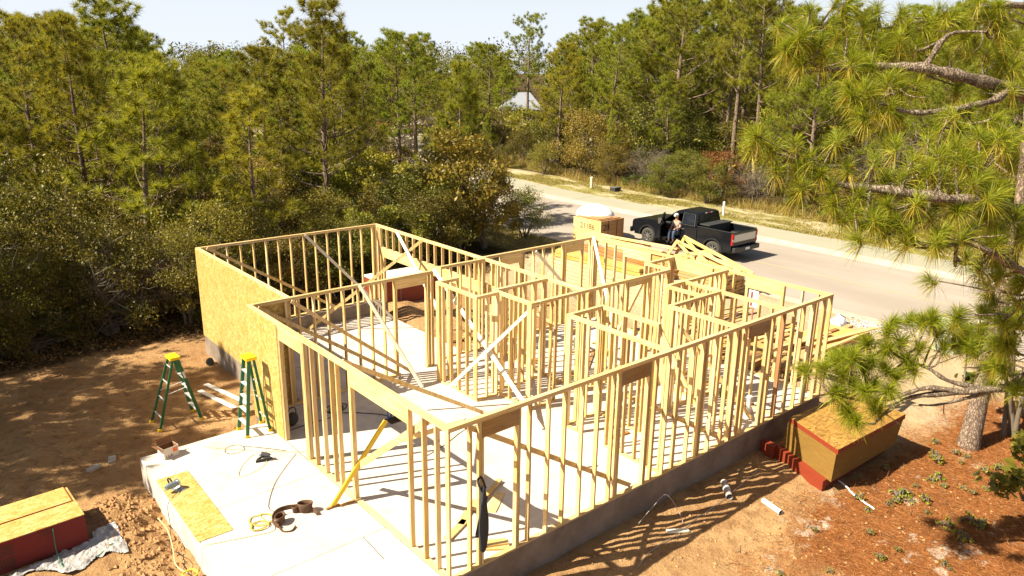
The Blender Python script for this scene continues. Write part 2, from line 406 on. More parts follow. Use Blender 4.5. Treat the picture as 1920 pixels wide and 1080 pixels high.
tag(strip('path', 29.45, 31.9, ROADZ+.125, ROADZ+.115, PATHM, skirt=.1), kind='structure')
YL = simple('worn_yellow_line', (.44, .33, .19), .85, c2=(.39, .30, .21), scale=3)
yl = strip('road_marking', 24.75, 24.86, ROADZ+.005, ROADZ+.005, YL, -60, 60); tag(yl, kind='structure')
mb = MB()
for y in np.arange(-40, 60, 3.05):
    s = float(kerb_shift(np.array(y)))
    mb.add([(28.86+s, y, ROADZ+.018), (29.44+s, y, ROADZ+.134), (29.44+s, y+.035, ROADZ+.134), (28.86+s, y+.035, ROADZ+.018)], [(0, 1, 2, 3)])
for y in np.arange(-40, 60, 6.1):
    s = float(kerb_shift(np.array(y)))
    mb.add([(29.5+s, y, ROADZ+.131), (31.9+s, y+.25, ROADZ+.121), (31.9+s, y+.29, ROADZ+.121), (29.5+s, y+.04, ROADZ+.131)], [(0, 1, 2, 3)])
o = mb.build('kerb_joint', JOINT); tag(o, kind='structure')
# ------------------------------------------------------------- the house under construction
H = 2.70; T = .089; B = .038
house = empty('house_frame', (0, 0, 0))
tag(house, 'unfinished house of bare yellow stud walls on a concrete slab, left end sheathed in panels', 'house')
f = MB()
f.box(0, 11.52, 0, 7.78, -1.1, 0); f.box(7.0, 11.52, 7.78, 8.15, -1.1, 0)
f.box(.94, 1.15, 7.78, 14.06, -1.1, 0); f.box(1.15, 7.0, 13.84, 14.06, -1.1, 0)
f.box(6.70, 7.0, 13.45, 13.84, -1.1, 0); f.box(6.70, 7.0, 7.78, 8.35, -1.1, 0)
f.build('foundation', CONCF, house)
f = MB()
f.box(.006, 11.514, .006, 7.774, 0, .004); f.box(7.004, 11.514, 7.774, 8.144, 0, .004)
f.build('floor_slab', CONC, house)
f = MB(); f.box(1.15, 6.98, 7.78, 13.84, -.60, -.45); f.build('garage_slab', CONC, house)
f = MB(); f.box(1.16, 6.97, 10.9, 10.918, -.449, -.446); f.box(4.0, 4.018, 7.8, 13.8, -.449, -.446); f.build('control_joint', JOINT, house)
f = MB(); f.box(-2.68, -.001, -3.2, 7.3, -1.1, -.006); pad = f.build('porch_slab', CONC, house, bevel=.012)
f = MB()
f.box(-2.67, -.01, 4.42, 4.434, -.0055, -.003); f.box(-2.67, -.01, 1.95, 1.964, -.0055, -.003)
f.build('control_joint', JOINT, pad)

_mesh = {}
def lumber(name, dims, mat, parent, c, bev=0.0):
    """a board as a shared mesh, placed at its centre"""
    key = (name, tuple(round(d, 3) for d in dims), mat.name)
    if key not in _mesh:
        b = MB(); b.cbox((0, 0, 0), dims); _mesh[key] = b.mesh(name, mat)
    return link(name, _mesh[key], parent, c)
def wall(axis, a0, a1, c, inn, studs=None, heads=(), doors=(), cripples=(), z0=0.0, first=None, topname='top_plate', hd=.285, mat=None, plate_end=(0, 0), noplate=False, dbl=()):
    """a wall running along axis from a0 to a1; outer face at c, thickness towards inn (+1/-1)
       heads: header spans; doors: spans with no bottom plate and no full studs"""
    w_ = empty('wall_frame', (0, 0, 0), parent=house); mat0 = mat; mat = mat or WOOD; inner = studs is None and a1-a0 < 5.6 and c not in (.94, 8.15)
    ml = WOODLY if axis == 'x' else WOODLX
    cc = c + inn*T/2
    def put(name, s, e, z_lo, z_hi, m, off=0.0, th=T):
        L = e-s; d = (L, th, z_hi-z_lo) if axis == 'x' else (th, L, z_hi-z_lo)
        ctr = ((s+e)/2, cc+off, (z_lo+z_hi)/2) if axis == 'x' else (cc+off, (s+e)/2, (z_lo+z_hi)/2)
        return lumber(name, d, m, w_, ctr)
    put(topname, a0, a1, H-B+.0, H, ml); put(topname, a0, a1, H-2*B, H-B-.0015, ml, 0, T-.003)
    segs = [(a0, a1)]
    for d0, d1 in doors:
        ns = []
        for s, e in segs:
            if d0 > s and d1 < e: ns += [(s, d0), (d1, e)]
            elif d0 <= s < d1: ns += [(d1, e)]
            elif d0 < e <= d1: ns += [(s, d0)]
            else: ns += [(s, e)]
        segs = ns
    if not noplate:
        for s, e in segs:
            if e-s > .05: put('bottom_plate', s, e, z0+.004, z0+.004+B, ml)
    if studs is None:
        studs = []; x = (first if first is not None else a0+B/2)
        while x < a1-B/2-.02: studs.append(x); x += .33 if inner else .406
        studs.append(a1-B/2)
        for s, e in list(heads)+list(doors): studs += [s-B/2, e+B/2]
    used = []
    for x in sorted(studs):
        if any(s+.001 < x < e-.001 for s, e in list(heads)+list(doors)): continue
        if any(abs(x-u) < B-.001 for u in used): continue
        if x < a0 or x > a1: continue
        used.append(x)
        j = random.uniform(-.004, .004) if a0+.1 < x < a1-.1 else 0
        put('stud', x-B/2+j, x+B/2+j, z0+.004+B, H-2*B, mat0 or random.choice((WOOD, WOOD, WOOD, WOODY, WOODT, WOODZ)), 0, T-.002)
    for s, e in heads:
        put('header', s, e, H-2*B-hd, H-2*B-.001, ml, 0, T-.006)
        if (s, e) in dbl or True:
            for q in (s+B/2+.001, e-B/2-.001): put('trimmer', q-B/2, q+B/2, z0+.004+B if not any(d0 < q < d1 for d0, d1 in doors) else z0+.004, H-2*B-hd-.001, mat, 0, T-.002)
    for q in cripples: put('cripple_stud', q-B/2, q+B/2, 1.96, H-2*B, mat, 0, T-.002)
    return w_
k_ = 1.0976
# right-hand long wall nearest the camera
wAB = wall('x', 0, 11.52, 0, 1, studs=[.02, .43, .62, 1.43, 1.67, 2.09, 2.48, 2.90, 3.30, 3.70, 3.85, 4.70, 4.90, 5.27, 5.60, 6.04, 6.36, 6.45, 6.80, 7.26, 7.54, 7.62, 7.86, 8.78, 8.95, 9.36, 9.83, 10.24, 10.64, 10.72, 11.15, 11.50],
     heads=[(.65, 1.41), (3.87, 4.67), (7.99, 8.75)])
for o in list(wAB.children):
    if o.name.startswith('stud') and abs(o.location.x-9.36) < .05 or o.name.startswith('stud') and abs(o.location.x-.43) < .05: o.data = o.data.copy(); o.data.materials[0] = WOODB if abs(o.location.x-9.36) < .05 else WOOD
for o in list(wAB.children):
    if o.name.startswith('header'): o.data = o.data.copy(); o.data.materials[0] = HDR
# front wall with the door openings
w1 = wall('y', T+.001, 7.69, 0, 1, studs=[.36, .72, 1.13, 3.10, 3.60, 3.84, 4.25, 4.66, 4.96, 5.02, 6.17, 6.21, 6.6, 7.0, 7.4, 7.66],
     heads=[(1.15, 3.08), (5.05, 6.14)], doors=[(5.05, 6.14)], z0=0)
for o in list(w1.children):
    if o.name.startswith('trimmer') and abs(o.location.y-1.17) < .05: bpy.data.objects.remove(o)
w2 = wall('x', 0, 5.0, 7.78, -1, studs=[.02, .88, 1.20, 1.58, 1.95, 2.37, 2.77, 3.14, 3.50, 3.81, 4.88, 4.98], heads=[(3.83, 4.80)], doors=[(3.88, 4.74)], hd=.24)
w3 = wall('y', 7.781, 13.97, .94, 1)
w4 = wall('x', .94, 7.0, 14.06, -1, studs=[.96, 1.47, 1.84, 2.25, 2.65, 3.05, 3.45, 3.86, 4.30, 4.70, 5.12, 5.54, 5.96, 6.38, 6.80, 6.88, 6.98])
# garage door wall: cripple studs stand on a deep header
w5 = wall('y', 4.02, 13.969, 7.0, -1, studs=[13.93, 13.88, 13.78, 13.70, 7.44, 7.36, 7.0, 6.6, 6.2, 5.8, 5.42, 5.0, 4.6, 4.2, 4.04], doors=[(7.5, 13.66)],
     cripples=[13.3-.406*i for i in range(15)])
b_ = MB(); b_.box(6.918, 6.956, 7.46, 13.66, 1.63, 1.959); b_.box(6.958, 6.996, 7.46, 13.66, 1.63, 1.957); b_.build('garage_header', WOODLX, w5)
b_ = MB(); b_.box(6.915, 6.997, 8.39, 8.47, 0.0, 1.629); b_.build('post', WOOD, w5)
b_ = MB(); b_.box(6.915, 6.997, 13.5, 13.58, .004, 1.629); b_.build('post', WOOD, w5)
w6 = wall('x', 7.001, 11.52, 8.15, -1, heads=[(7.66, 8.40), (10.25, 11.0)], first=7.3)
w7 = wall('y', T+.001, 8.06, 11.52, -1, studs=[.15, .35, .77, 1.28, 2.37, 2.78, 3.1, 3.48, 4.86, 5.2, 5.68, 6.72, 7.1, 7.5, 7.9, 8.0], heads=[(1.30, 2.35), (3.50, 4.84), (5.70, 6.70)])
# partitions
wall('x', 5.40, 6.90, 8.0, -1)
wall('y', 5.20, 6.72, 4.46, 1); wall('x', 4.46, 5.13, 6.81, -1); wall('x', 4.46, 5.13, 5.11, 1)
wall('y', 4.03, 5.29, 5.14, 1); wall('x', 5.14, 6.90, 5.30, 1)
wall('x', 5.14, 10.20, 3.93, 1, heads=[(8.5, 9.4)], doors=[(6.0, 6.85)], hd=.14)
wall('x', 5.25, 6.40, 2.80, 1); wall('y', .10, 2.79, 5.25, 1, doors=[(1.6, 2.35)]); wall('y', 1.17, 2.79, 6.31, 1)
wall('x', 8.83, 11.42, 2.95, 1, doors=[(10.2, 10.95)]); wall('y', 1.93, 2.94, 8.83, 1)
wall('x', 7.55, 9.62, 1.84, 1); wall('y', .10, 1.83, 7.55, 1, doors=[(.9, 1.5)]); wall('y', .10, 1.83, 9.50, 1)
wall('y', 1.93, 2.94, 9.53, 1)
wall('x', 10.29, 11.42, 4.78, 1); wall('y', 4.03, 4.87, 10.20, 1)
for q in ((5.36, 6.30, 2.72, 2.757, 1.0, 1.08), (8.93, 9.5, 1.95, 2.04, .95, 1.03), (9.72, 11.40, 1.2, 1.24, .9, 1.0)): b_ = MB(); b_.box(*q); b_.build('blocking', WOODLY, house)
b_ = MB(); b_.box(6.2, 7.3, 2.95, 2.99, .7, .95); b_.build('blocking', WOODLY, house)

# sheathing: 1.22 m wide panels with narrow gaps between them
b_ = MB(); y = 7.802
for e in (8.99, 10.21, 11.43, 12.65, 13.87, 14.072): b_.box(.927, .938, y, e-.005, -.012, 2.66); y = e
b_.build('sheathing', OSB, house)
b_ = MB(); b_.box(-.013, -.002, 6.19, 6.88, -.004, 2.66); b_.box(-.013, -.002, 6.885, 7.792, -.004, 2.66); b_.box(-.013, .925, 7.794, 7.805, -.004, 2.66)
b_.build('sheathing', OSB, house)


# diagonal braces
def brace(p, q, m=WOODPALE, w_=.089, h_=.038, up=(0, 0, 1)):
    b_ = MB(); b_.beam(p, q, w_, h_, up)
    b_.build('brace', m, house)
SU = (-.9, -.2, .7)
brace((4.32, 13.94, 2.66), (6.9, 12.95, -.44), up=SU)
brace((2.77, 7.64, 2.70), (3.9, 6.66, .02), up=SU)
brace((6.89, 12.6, 2.70), (5.2, 7.62, 1.4), up=SU)
brace((5.00, 7.66, 2.74), (4.71, 3.0, .02), up=SU, w_=.1)
brace((5.42, 3.95, 2.72), (3.22, 5.49, .03), up=(-.7, -.6, .2), w_=.08)
brace((6.88, 11.06, 2.66), (4.14, 13.72, -.43), WOOD, up=(-.5, -.5, 0))
brace((1.23, 13.94, 2.66), (5.3, 13.94, .04), WOOD, up=(0, -1, 0))
brace((1.0, 7.66, 2.62), (4.2, 7.66, .05), WOOD, up=(0, -1, 0))
brace((.2, 7.63, 2.62), (3.85, 7.60, .05), WOOD, up=(0, -1, 0))
brace((.12, 3.54, 2.64), (4.19, 4.52, .03), WOOD, up=(0, -1, 0))
brace((.12, .62, 2.60), (.12, 3.3, .52), WOODLX, up=(-1, 0, 0), w_=.12)
brace((.55, .30, 2.55), (1.1, 3.1, .9), WOOD, up=(-1, 0, 0))
brace((.35, .12, 2.62), (4.42, .12, .05), WOODLY, up=(0, -1, 0))
brace((4.95, .12, 1.58), (7.4, .12, .10), WOODLY, up=(0, -1, 0))
brace((11.40, 8.0, 2.72), (9.9, 5.4, .05), up=SU)
brace((8.93, 8.02, 2.6), (10.9, 7.95, .6), up=SU)
brace((7.6, 4.05, .3), (9.3, 4.05, 2.6), WOOD, up=(0, -1, 0))
brace((8.9, .3, .05), (7.8, 1.75, 2.2), WOOD, up=(-1, 0, 0))
brace((9.9, 3.1, 1.2), (10.6, 3.1, 2.6), WOOD, up=(0, -1, 0))
brace((6.42, 1.25, 2.62), (6.5, .2, 1.1), WOOD, up=(-1, 0, 0))
# ------------------------------------------------------------- text as real letters
def text(name, s, size, mat, parent, loc, rot, squeeze=1.0, ext=.003):
    c = bpy.data.curves.new(name, 'FONT'); c.body = s; c.size = size; c.extrude = ext; c.materials.append(mat); c.align_x = 'CENTER'; c.align_y = 'CENTER'
    tmp = bpy.data.objects.new(name, c); COL.objects.link(tmp)
    dg = bpy.context.evaluated_depsgraph_get(); dg.update()
    me = bpy.data.meshes.new_from_object(tmp.evaluated_get(dg)); bpy.data.objects.remove(tmp)
    o = link(name, me, parent, loc, rot); o.scale = (squeeze, 1, 1); return o
INK = simple('dark_ink', (.07, .03, .02), .8)
INKR = simple('red_ink', (.42, .05, .015), .8)
def smooth_path(pts, n=6):
    P = [Vector(p) for p in pts]; out = []
    for i in range(len(P)-1):
        a = P[max(i-1, 0)]; b = P[i]; c = P[i+1]; d = P[min(i+2, len(P)-1)]
        for k in range(n):
            u = k/n; out.append(.5*((2*b)+(c-a)*u+(2*a-5*b+4*c-d)*u*u+(3*b-a-3*c+d)*u**3))
    out.append(P[-1]); return out
def cable(name, pts, r, mat, label, cat='cord', group=None, onground=False):
    P = smooth_path(pts)
    if onground: P = [Vector((p.x, p.y, gh(p.x, p.y)+r+p.z)) for p in P]
    m = MB(); m.tube(P, r, 6, caps=True); o = m.build(name, mat); return tag(o, label, cat, group)

# ------------------------------------------------------------- step ladders
GREEN = simple('green_fibreglass', (.015, .13, .055), .45, c2=(.012, .10, .045), scale=5)
YEL = simple('yellow_plastic', (.85, .62, .01), .45, c2=(.75, .5, .01), scale=5)
ALU = simple('aluminium_tread', (.75, .75, .76), .45, metal=.35, c2=(.6, .6, .62))
LBL = simple('white_sticker', (.75, .74, .7), .5)
def ladder(loc, rz, h, wb, wt, front, rear):
    """x = direction the steps face; feet on z=0"""
    L = empty('step_ladder', loc, rz)
    def P(side, t, s, wid=None):   # point on a rail, t 0..1 up
        w_ = wb+(wt-wb)*t
        return Vector(((front if side > 0 else -rear)*(1-t)+side*.05*t, s*w_/2, t*(h-.05)))
    for s in (-1, 1):
        m = MB(); m.beam(P(1, 0, s), P(1, 1, s), .075, .03, (0, s, 0)); m.build('front_rail', GREEN, L)
        m = MB(); m.beam(P(-1, 0, s), P(-1, 1, s), .055, .028, (0, s, 0)); m.build('rear_rail', GREEN, L)
        for sd in (1, -1):
            m = MB(); p = P(sd, .0, s); m.cbox((p.x, p.y, .03), (.09, .045, .06)); m.build('foot', YEL, L)
    n = int(h/.30)
    for i in range(1, n):
        t = i*.30/h; a, b = P(1, t, -1), P(1, t, 1)
        m = MB(); m.cbox(((a.x+b.x)/2-.0, 0, a.z), (.085, (b-a).length-.03, .025)); m.build('step', ALU, L)
    for t in (.18, .42, .66, .88):
        a, b = P(-1, t, -1), P(-1, t, 1); m = MB(); m.beam(a, b, .03, .012, (1, 0, 0)); m.build('rear_brace', ALU, L)
    for s in (-1, 1):
        m = MB(); m.beam(P(1, .55, s)+Vector((0, -s*.03, 0)), P(-1, .5, s)+Vector((0, -s*.03, 0)), .02, .006, (0, 0, 1)); m.build('spreader', ALU, L)
    m = MB(); m.box(-.12, .12, -wt/2-.035, wt/2+.035, h-.075, h); c = m.build('cap', YEL, L, bevel=.012)
    m = MB(); m.box(-.05, .05, -wt/2+.06, wt/2-.06, h+.001, h+.012); m.build('tool_slot', YEL, c)
    a = P(1, .72, -1); m = MB(); m.cbox((a.x+.005, a.y-.018, a.z), (.05, .004, .26), rot=Matrix.Rotation(-math.atan2(front-.05, h), 3, 'Y')); m.build('label', LBL, L)
    return L
o = ladder((-1.13, 9.88, gh(-1.1, 9.88)-.02), radians(2), 1.72, .62, .30, .42, .58)
tag(o, 'green step ladder with yellow cap standing open on the bare sand', 'ladder', 'green step ladders')
o = ladder((-.33, 7.03, -.006), radians(180), 1.80, .50, .28, .27, .25)
tag(o, 'green step ladder with yellow cap on the porch slab against the sheathed wall', 'ladder', 'green step ladders')

# ------------------------------------------------------------- things on the porch slab
m = MB(); m.box(-.30, .30, -1.28, 1.28, 0, .012); o = m.build('osb_sheet', OSB, None, (-2.40, 4.86, -.004), radians(-1))
tag(o, 'half sheet of pale yellow strand board lying flat at the edge of the porch slab', 'board')
BLU = simple('blue_grey_casting', (.16, .24, .30), .4, metal=.5, c2=(.3, .36, .4))
def circ_saw(name, loc, rz, body, label):
    s = empty(name, loc, rz)
    m = MB(); m.tube([(0, 0, .115), (.15, 0, .125), (.24, 0, .12)], [.055, .06, .045], 14); m.build('motor', body, s)
    m = MB(); m.tube([(-.02, 0, .10), (.0, 0, .10)], [.095, .095], 20); m.build('blade_guard', STEEL, s)
    m = MB(); m.box(-.07, .09, -.15, .17, .0, .006); m.build('base_shoe', STEEL, s)
    m = MB(); m.tube(smooth_path([(.05, -.06, .12), (.05, -.14, .19), (.05, -.20, .15), (.05, -.16, .07)]), .017, 8); m.build('handle', DARK, s)
    m = MB(); m.tube([(-.012, 0, .09), (-.008, 0, .09)], [.088, .088], 24); m.build('blade', STEEL, s)
    return tag(s, label, 'power saw')
circ_saw('circular_saw', (-2.45, 5.58, .008), radians(200), BLU, 'blue grey circular saw lying on the strand board sheet')
def nailer(loc, rz):
    s = empty('nail_gun', loc, rz)
    m = MB(); m.tube([(0, 0, .09), (.16, 0, .09), (.20, 0, .09)], [.05, .05, .03], 12); m.build('body', DARK, s)
    m = MB(); m.tube([(.20, 0, .09), (.30, 0, .07)], [.02, .015], 8); m.build('nose', STEEL, s)
    m = MB(); m.beam((.04, 0, .07), (.0, -.17, .04), .045, .035); m.build('handle', BLACK, s)
    m = MB(); m.beam((.25, -.0, .05), (.0, -.22, .02), .03, .06); m.build('magazine', DARK, s)
    m = MB(); m.tube([(-.05, 0, .09), (0, 0, .09)], .052, 12); m.build('end_cap', simple('blue_grey_cap', (.22, .25, .38), .5), s)
    return tag(s, 'dark framing nail gun with an air hose lying in the middle of the porch slab', 'nail gun')
nailer((-.70, 5.72, -.004), radians(-60))
LEATH = simple('brown_leather', (.075, .035, .018), .8, c2=(.13, .07, .04), scale=15, bump=.4)
REDL = simple('red_lining', (.26, .03, .02), .8)
tb = empty('tool_belt', (-1.15, 3.22, -.004))
m = MB()
P = smooth_path([(-.33, -.10, .03), (-.36, .10, .08), (-.20, .26, .11), (.02, .24, .12), (.22, .12, .10), (.36, -.02, .06), (.38, -.16, .03)], 6)
for i in range(len(P)-1): m.beam(P[i], P[i+1]+(P[i+1]-P[i])*.15, .016, .085, (0, .2, 1))
m.build('belt', LEATH, tb)
def pouch(c, sz, rz):
    m = MB(); w_, d, h = sz; R = Matrix.Rotation(rz, 3, 'Z')
    ring = []
    for z, k in ((0, .75), (.03, .95), (h*.6, 1.0), (h, 1.12)):
        for a in range(12):
            an = 2*pi*a/12; p = R @ Vector((w_/2*k*cos(an), d/2*k*sin(an), 0)); ring.append((c[0]+p.x, c[1]+p.y, c[2]+z))
    fs = [(i*12+a, i*12+(a+1) % 12, (i+1)*12+(a+1) % 12, (i+1)*12+a) for i in range(3) for a in range(12)]
    m.add(ring, fs+[tuple(range(12))[::-1]], 0, True); o = m.build('pouch', LEATH, tb)
    so_ = o.modifiers.new('s', 'SOLIDIFY'); so_.thickness = .012
    m = MB(); m.add([(c[0]+(R@Vector((w_*.4*cos(2*pi*a/12), d*.4*sin(2*pi*a/12), 0))).x, c[1]+(R@Vector((w_*.4*cos(2*pi*a/12), d*.4*sin(2*pi*a/12), 0))).y, c[2]+h*.45) for a in range(12)], [tuple(range(12))]); m.build('lining', REDL, o)
pouch((-.24, .04, 0), (.24, .15, .16), .7); pouch((.27, .10, 0), (.26, .17, .19), -.5); pouch((.12, .19, 0), (.13, .10, .13), .2)
m = MB(); P = smooth_path([(-.33, -.08, .03), (-.32, -.25, .01), (-.20, -.33, .01), (-.08, -.24, .02)]); 
for i in range(len(P)-1): m.beam(P[i], P[i+1], .01, .04, (0, 0, 1))
m.build('strap', LEATH, tb)
tag(tb, 'brown leather tool belt with pouches lying on the bright porch slab', 'tool belt')
m = MB(); m.beam((-.45, 1.95, -.003), (-.49, 1.19, -.003), .012, .004); tag(m.build('wood_offcut', BLACK), 'thin dark crack line in the near end of the porch slab', 'strip')  # a crack line in the slab, drawn as a thin black strip
# cardboard box
CARD = simple('white_cardboard', (.62, .54, .47), .8, c2=(.55, .47, .4)); CARDB = simple('brown_cardboard', (.26, .12, .05), .85, c2=(.2, .09, .04)); ORG = simple('orange_print', (.75, .16, .03), .7)
bx = empty('cardboard_box', (-2.18, 7.03, -.006), radians(12))
m = MB(); a = .16; m.box(-a, a, -.13, -.125, 0, .24); m.box(-a, a, .125, .13, 0, .24); m.box(-a, -a+.005, -.125, .125, 0, .24); m.box(a-.005, a, -.125, .125, 0, .24); m.box(-a+.005, a-.005, -.125, .125, 0, .005)
m.build('carton', CARD, bx)
m = MB(); m.box(-a+.006, a-.006, -.124, -.120, .006, .236); m.box(-a+.006, a-.006, .120, .124, .006, .236); m.box(-a+.006, -a+.01, -.119, .119, .006, .236); m.box(a-.01, a-.006, -.119, .119, .006, .236); m.build('inner_face', CARDB, bx)
m = MB(); m.add([(-a, .13, .24), (a, .13, .24), (a+.01, .16, .37), (-a-.01, .16, .37)], [(0, 1, 2, 3)]); m.add([(-a, -.13, .24), (-a, .13, .24), (-a-.12, .12, .29), (-a-.12, -.12, .29)], [(0, 1, 2, 3)])
o = m.build('flap', CARDB, bx); q = o.modifiers.new('s', 'SOLIDIFY'); q.thickness = .004
m = MB(); m.box(.04, .13, -.134, -.1305, .12, .21); m.build('orange_mark', ORG, bx)
text('lettering', 'LLA', .09, INK, bx, (-.05, -.132, .06), (radians(90), 0, 0), ext=.001)
tag(bx, 'open white cardboard box with an orange square at the far corner of the porch slab', 'box')
PIPEG = simple('grey_pipe', (.52, .42, .40), .4)
# hoses and cords
HOSE = simple('pale_air_hose', (.52, .44, .24), .6, c2=(.4, .34, .2)); HOSEY = simple('yellow_air_hose', (.62, .50, .06), .5); BLKC = simple('black_cable', (.03, .03, .035), .6); ORC = simple('orange_cord', (.62, .30, .05), .6)
def loop(c, r, n, z=.01, ph=0, turns=1.0, el=1.0, jit=.05):
    return [(c[0]+r*(1+random.uniform(-jit, jit))*cos(ph+2*pi*i/n), c[1]+r*el*(1+random.uniform(-jit, jit))*sin(ph+2*pi*i/n), z+.006*i/n) for i in range(int(n*turns)+1)]
cable('air_hose', [(-.62, 5.60, .02), (-.95, 5.3, .006), (-1.35, 5.25, .006), (-1.2, 5.6, .006), (-.8, 5.95, .006), (-.45, 5.85, .012), (-.05, 5.5, .006), (.25, 5.3, .05)], .0055, HOSE, 'thin pale air hose looping round the nail gun on the porch slab', 'hose')
cable('air_hose', [(-1.55, 7.25, .006), (-1.45, 6.9, .006), (-1.1, 6.5, .006), (-.75, 6.15, .006), (-.6, 5.8, .012)] + [], .0055, HOSE, 'pale air hose running from the back edge of the porch slab to the nail gun', 'hose')
cable('air_hose', loop((-1.02, 6.42), .20, 10, .008)+[(-.6, 6.2, .006), (-.2, 5.7, .006)], .0055, BLKC, 'grey air hose in a single ring near the ladder on the porch slab', 'hose')
cable('air_hose', [(-.08, 5.45, .008), (-.55, 5.0, .006), (-.95, 4.55, .006), (-1.32, 3.95, .006), (-1.35, 3.7, .006), (-1.2, 3.45, .01)], .0055, BLKC, 'dark hose curving across the porch slab towards the tool belt', 'hose')
cable('air_hose', loop((-1.62, 3.55), .20, 9, .006, turns=2.3, el=.9, jit=.14)+loop((-1.72, 3.38), .16, 9, .012, turns=3.1, el=.8, jit=.14), .007, HOSEY, 'yellow air hose in an untidy coil beside the tool belt', 'hose')
cable('air_hose', [(-1.5, 3.3, .006), (-1.6, 3.1, .006), (-2.0, 3.2, .006), (-2.45, 3.35, .006), (-2.70, 3.42, -.01), (-2.76, 3.38, -.3), (-2.9, 3.3, -.55)], .0055, HOSE, 'pale hose leading from the coil over the outer edge of the porch slab', 'hose')
cable('extension_cord', [(-2.42, 5.45, .02), (-2.6, 5.3, .03), (-2.74, 5.25, -.1), (-2.80, 5.0, -.45), (-2.95, 4.6, -.56), (-2.86, 4.1, -.52), (-3.0, 3.7, -.6)], .006, BLKC, 'dark cord of the saw hanging over the edge of the porch slab')
cable('extension_cord', [(-2.86, 5.6, -.5), (-2.84, 5.1, -.48), (-2.92, 4.5, -.5), (-3.02, 4.0, -.55), (-2.95, 3.6, -.52)], .012, HOSE, 'thick tan cord lying in the dug sand along the porch slab')
cable('extension_cord', loop((-2.93, 3.55), .12, 8, -.52, turns=2.4, jit=.2), .014, HOSEY, 'small yellow coil of cord in the sand below the porch slab')
cable('extension_cord', [(.2, 6.5, .01), (.8, 6.55, .01), (1.4, 6.55, .01), (1.9, 6.9, .01), (1.7, 7.1, .01), (1.4, 6.8, .01), (1.9, 6.35, .01), (2.3, 5.9, .01), (2.35, 5.6, .01)], .012, BLKC, 'black cable snaking over the floor slab inside the doorway')
cable('extension_cord', loop((1.55, 6.9), .22, 9, .01, turns=2.2, jit=.15), .012, BLKC, 'black cable coil on the shaded floor behind the front wall studs')
cable('extension_cord', [(1.9, 3.6, .01), (2.6, 3.8, .01), (3.4, 4.1, .01), (4.1, 4.0, .01), (4.6, 3.7, .01)], .009, BLKC, 'black cable crossing the open floor slab behind the front corner')
cable('strap', [(20.0, 4.9, .01), (20.6, 4.7, .01), (20.3, 4.3, .01), (20.6, 4.0, .01), (20.45, 3.6, .01), (20.8, 3.2, .01), (20.7, 2.8, .01)], .035, ORC, 'orange strap lying loose on the sand beside the kerb', 'strap', onground=True)
wire_ = cable('wire', [(4.0, -.5, .3), (4.5, -.42, .42), (5.0, -.34, .45), (5.1, -.6, .15), (5.0, -.8, .01)], .006, PIPEG, 'grey wire sticking up from the sand beside the slab edge', 'wire')
wire_.location.z = -.62
cable('wire', [(3.3, -1.1, .01), (3.9, -.95, .01), (4.6, -.95, .02), (5.4, -.85, .01), (6.2, -.80, .02), (7.2, -.65, .01), (8.0, -.55, .01)], .007, STEEL, 'long thin wire running through the striped shadow beside the slab', 'wire', onground=True)
# yellow brace board leaning in the doorway
m = MB(); m.beam((-.44, 3.13, .01), (.64, 2.92, 1.52), .09, .035, (0, 1, 0)); o = m.build('leaning_board', simple('yellow_painted_board', (.72, .50, .02), .55, c2=(.62, .42, .03)), None)
tag(o, 'bright yellow board leaning from the porch slab against the front doorway', 'board')
m = MB(); m.box(-.56, -.30, 3.10, 3.14, -.005, .03); m.box(-.30, .0, 3.04, 3.08, -.005, .03); o = m.build('wood_offcut', WOODB); tag(o, 'two brown offcuts at the foot of the leaning yellow board', 'offcut')
# black bag in the doorway
bg_ = empty('tool_bag', (.42, 6.72, .0), .3)
m = MB(); m.ball((0, 0, .16), .2, sc=(.8, .55, .8), seg=14); m.build('bag', DARK, bg_)
m = MB(); m.tube(smooth_path([(-.12, 0, .25), (-.06, 0, .42), (.08, 0, .42), (.13, 0, .25)]), .014, 6); m.build('handle', BLACK, bg_)
tag(bg_, 'black tool bag on the slab just inside the sheathed wall end', 'bag')
# pipe stubs in their box-out
PIPEW = simple('white_pipe', (.74, .72, .70), .35, c2=(.66, .64, .62)); PIPEB = simple('blue_pipe', (.05, .16, .36), .4)
st = empty('pipe_stub', (2.42, 5.52, 0))
m = MB(); m.box(-.22, .22, -.16, .16, .0045, .008); m.build('box_out', simple('damp_earth', (.06, .035, .02), .9), st)
m = MB(); m.tube([(.02, 0, 0), (.02, 0, .22)], .05, 12); m.build('pipe', BLACK, st)
m = MB(); m.tube([(-.16, .1, 0), (-.16, .1, .35)], .02, 8); m.tube([(-.06, .12, 0), (-.06, .12, .35)], .02, 8); m.build('water_pipe', PIPEB, st)
tag(st, 'black and blue pipes rising from an earth pocket in the floor behind the front wall', 'pipes', 'pipe stubs in the slab')
for i, (x, y, h, mt, lb) in enumerate([(9.15, .55, .45, PIPEW, 'white drain pipe stub standing inside the long right wall'), (8.4, 1.05, .28, PIPEW, 'short white pipe stub in the small right-hand room'), (9.9, 1.3, .35, STEEL, 'grey pipe stub at the end room floor'), (4.15, 1.25, .4, PIPEB, 'thin blue pipe stub in the middle of the bare floor'), (6.0, 1.9, .3, PIPEW, 'white pipe stub inside the small closet by the long wall'), (8.9, 6.2, .35, STEEL, 'grey pipe stub in the far room')]):
    p_ = empty('pipe_stub', (x, y, .004)); r = .03 if i else .055
    m = MB(); m.tube([(0, 0, 0), (0, 0, h)], r, 12); o = m.build('pipe', mt, p_)
    m = MB(); m.tube([(0, 0, h-.05), (0, 0, h+.01)], r*1.2, 12); m.build('collar', mt, o)
    tag(p_, lb, 'pipe', 'pipe stubs in the slab')
GRN = simple('green_bottle', (.03, .16, .05), .3)
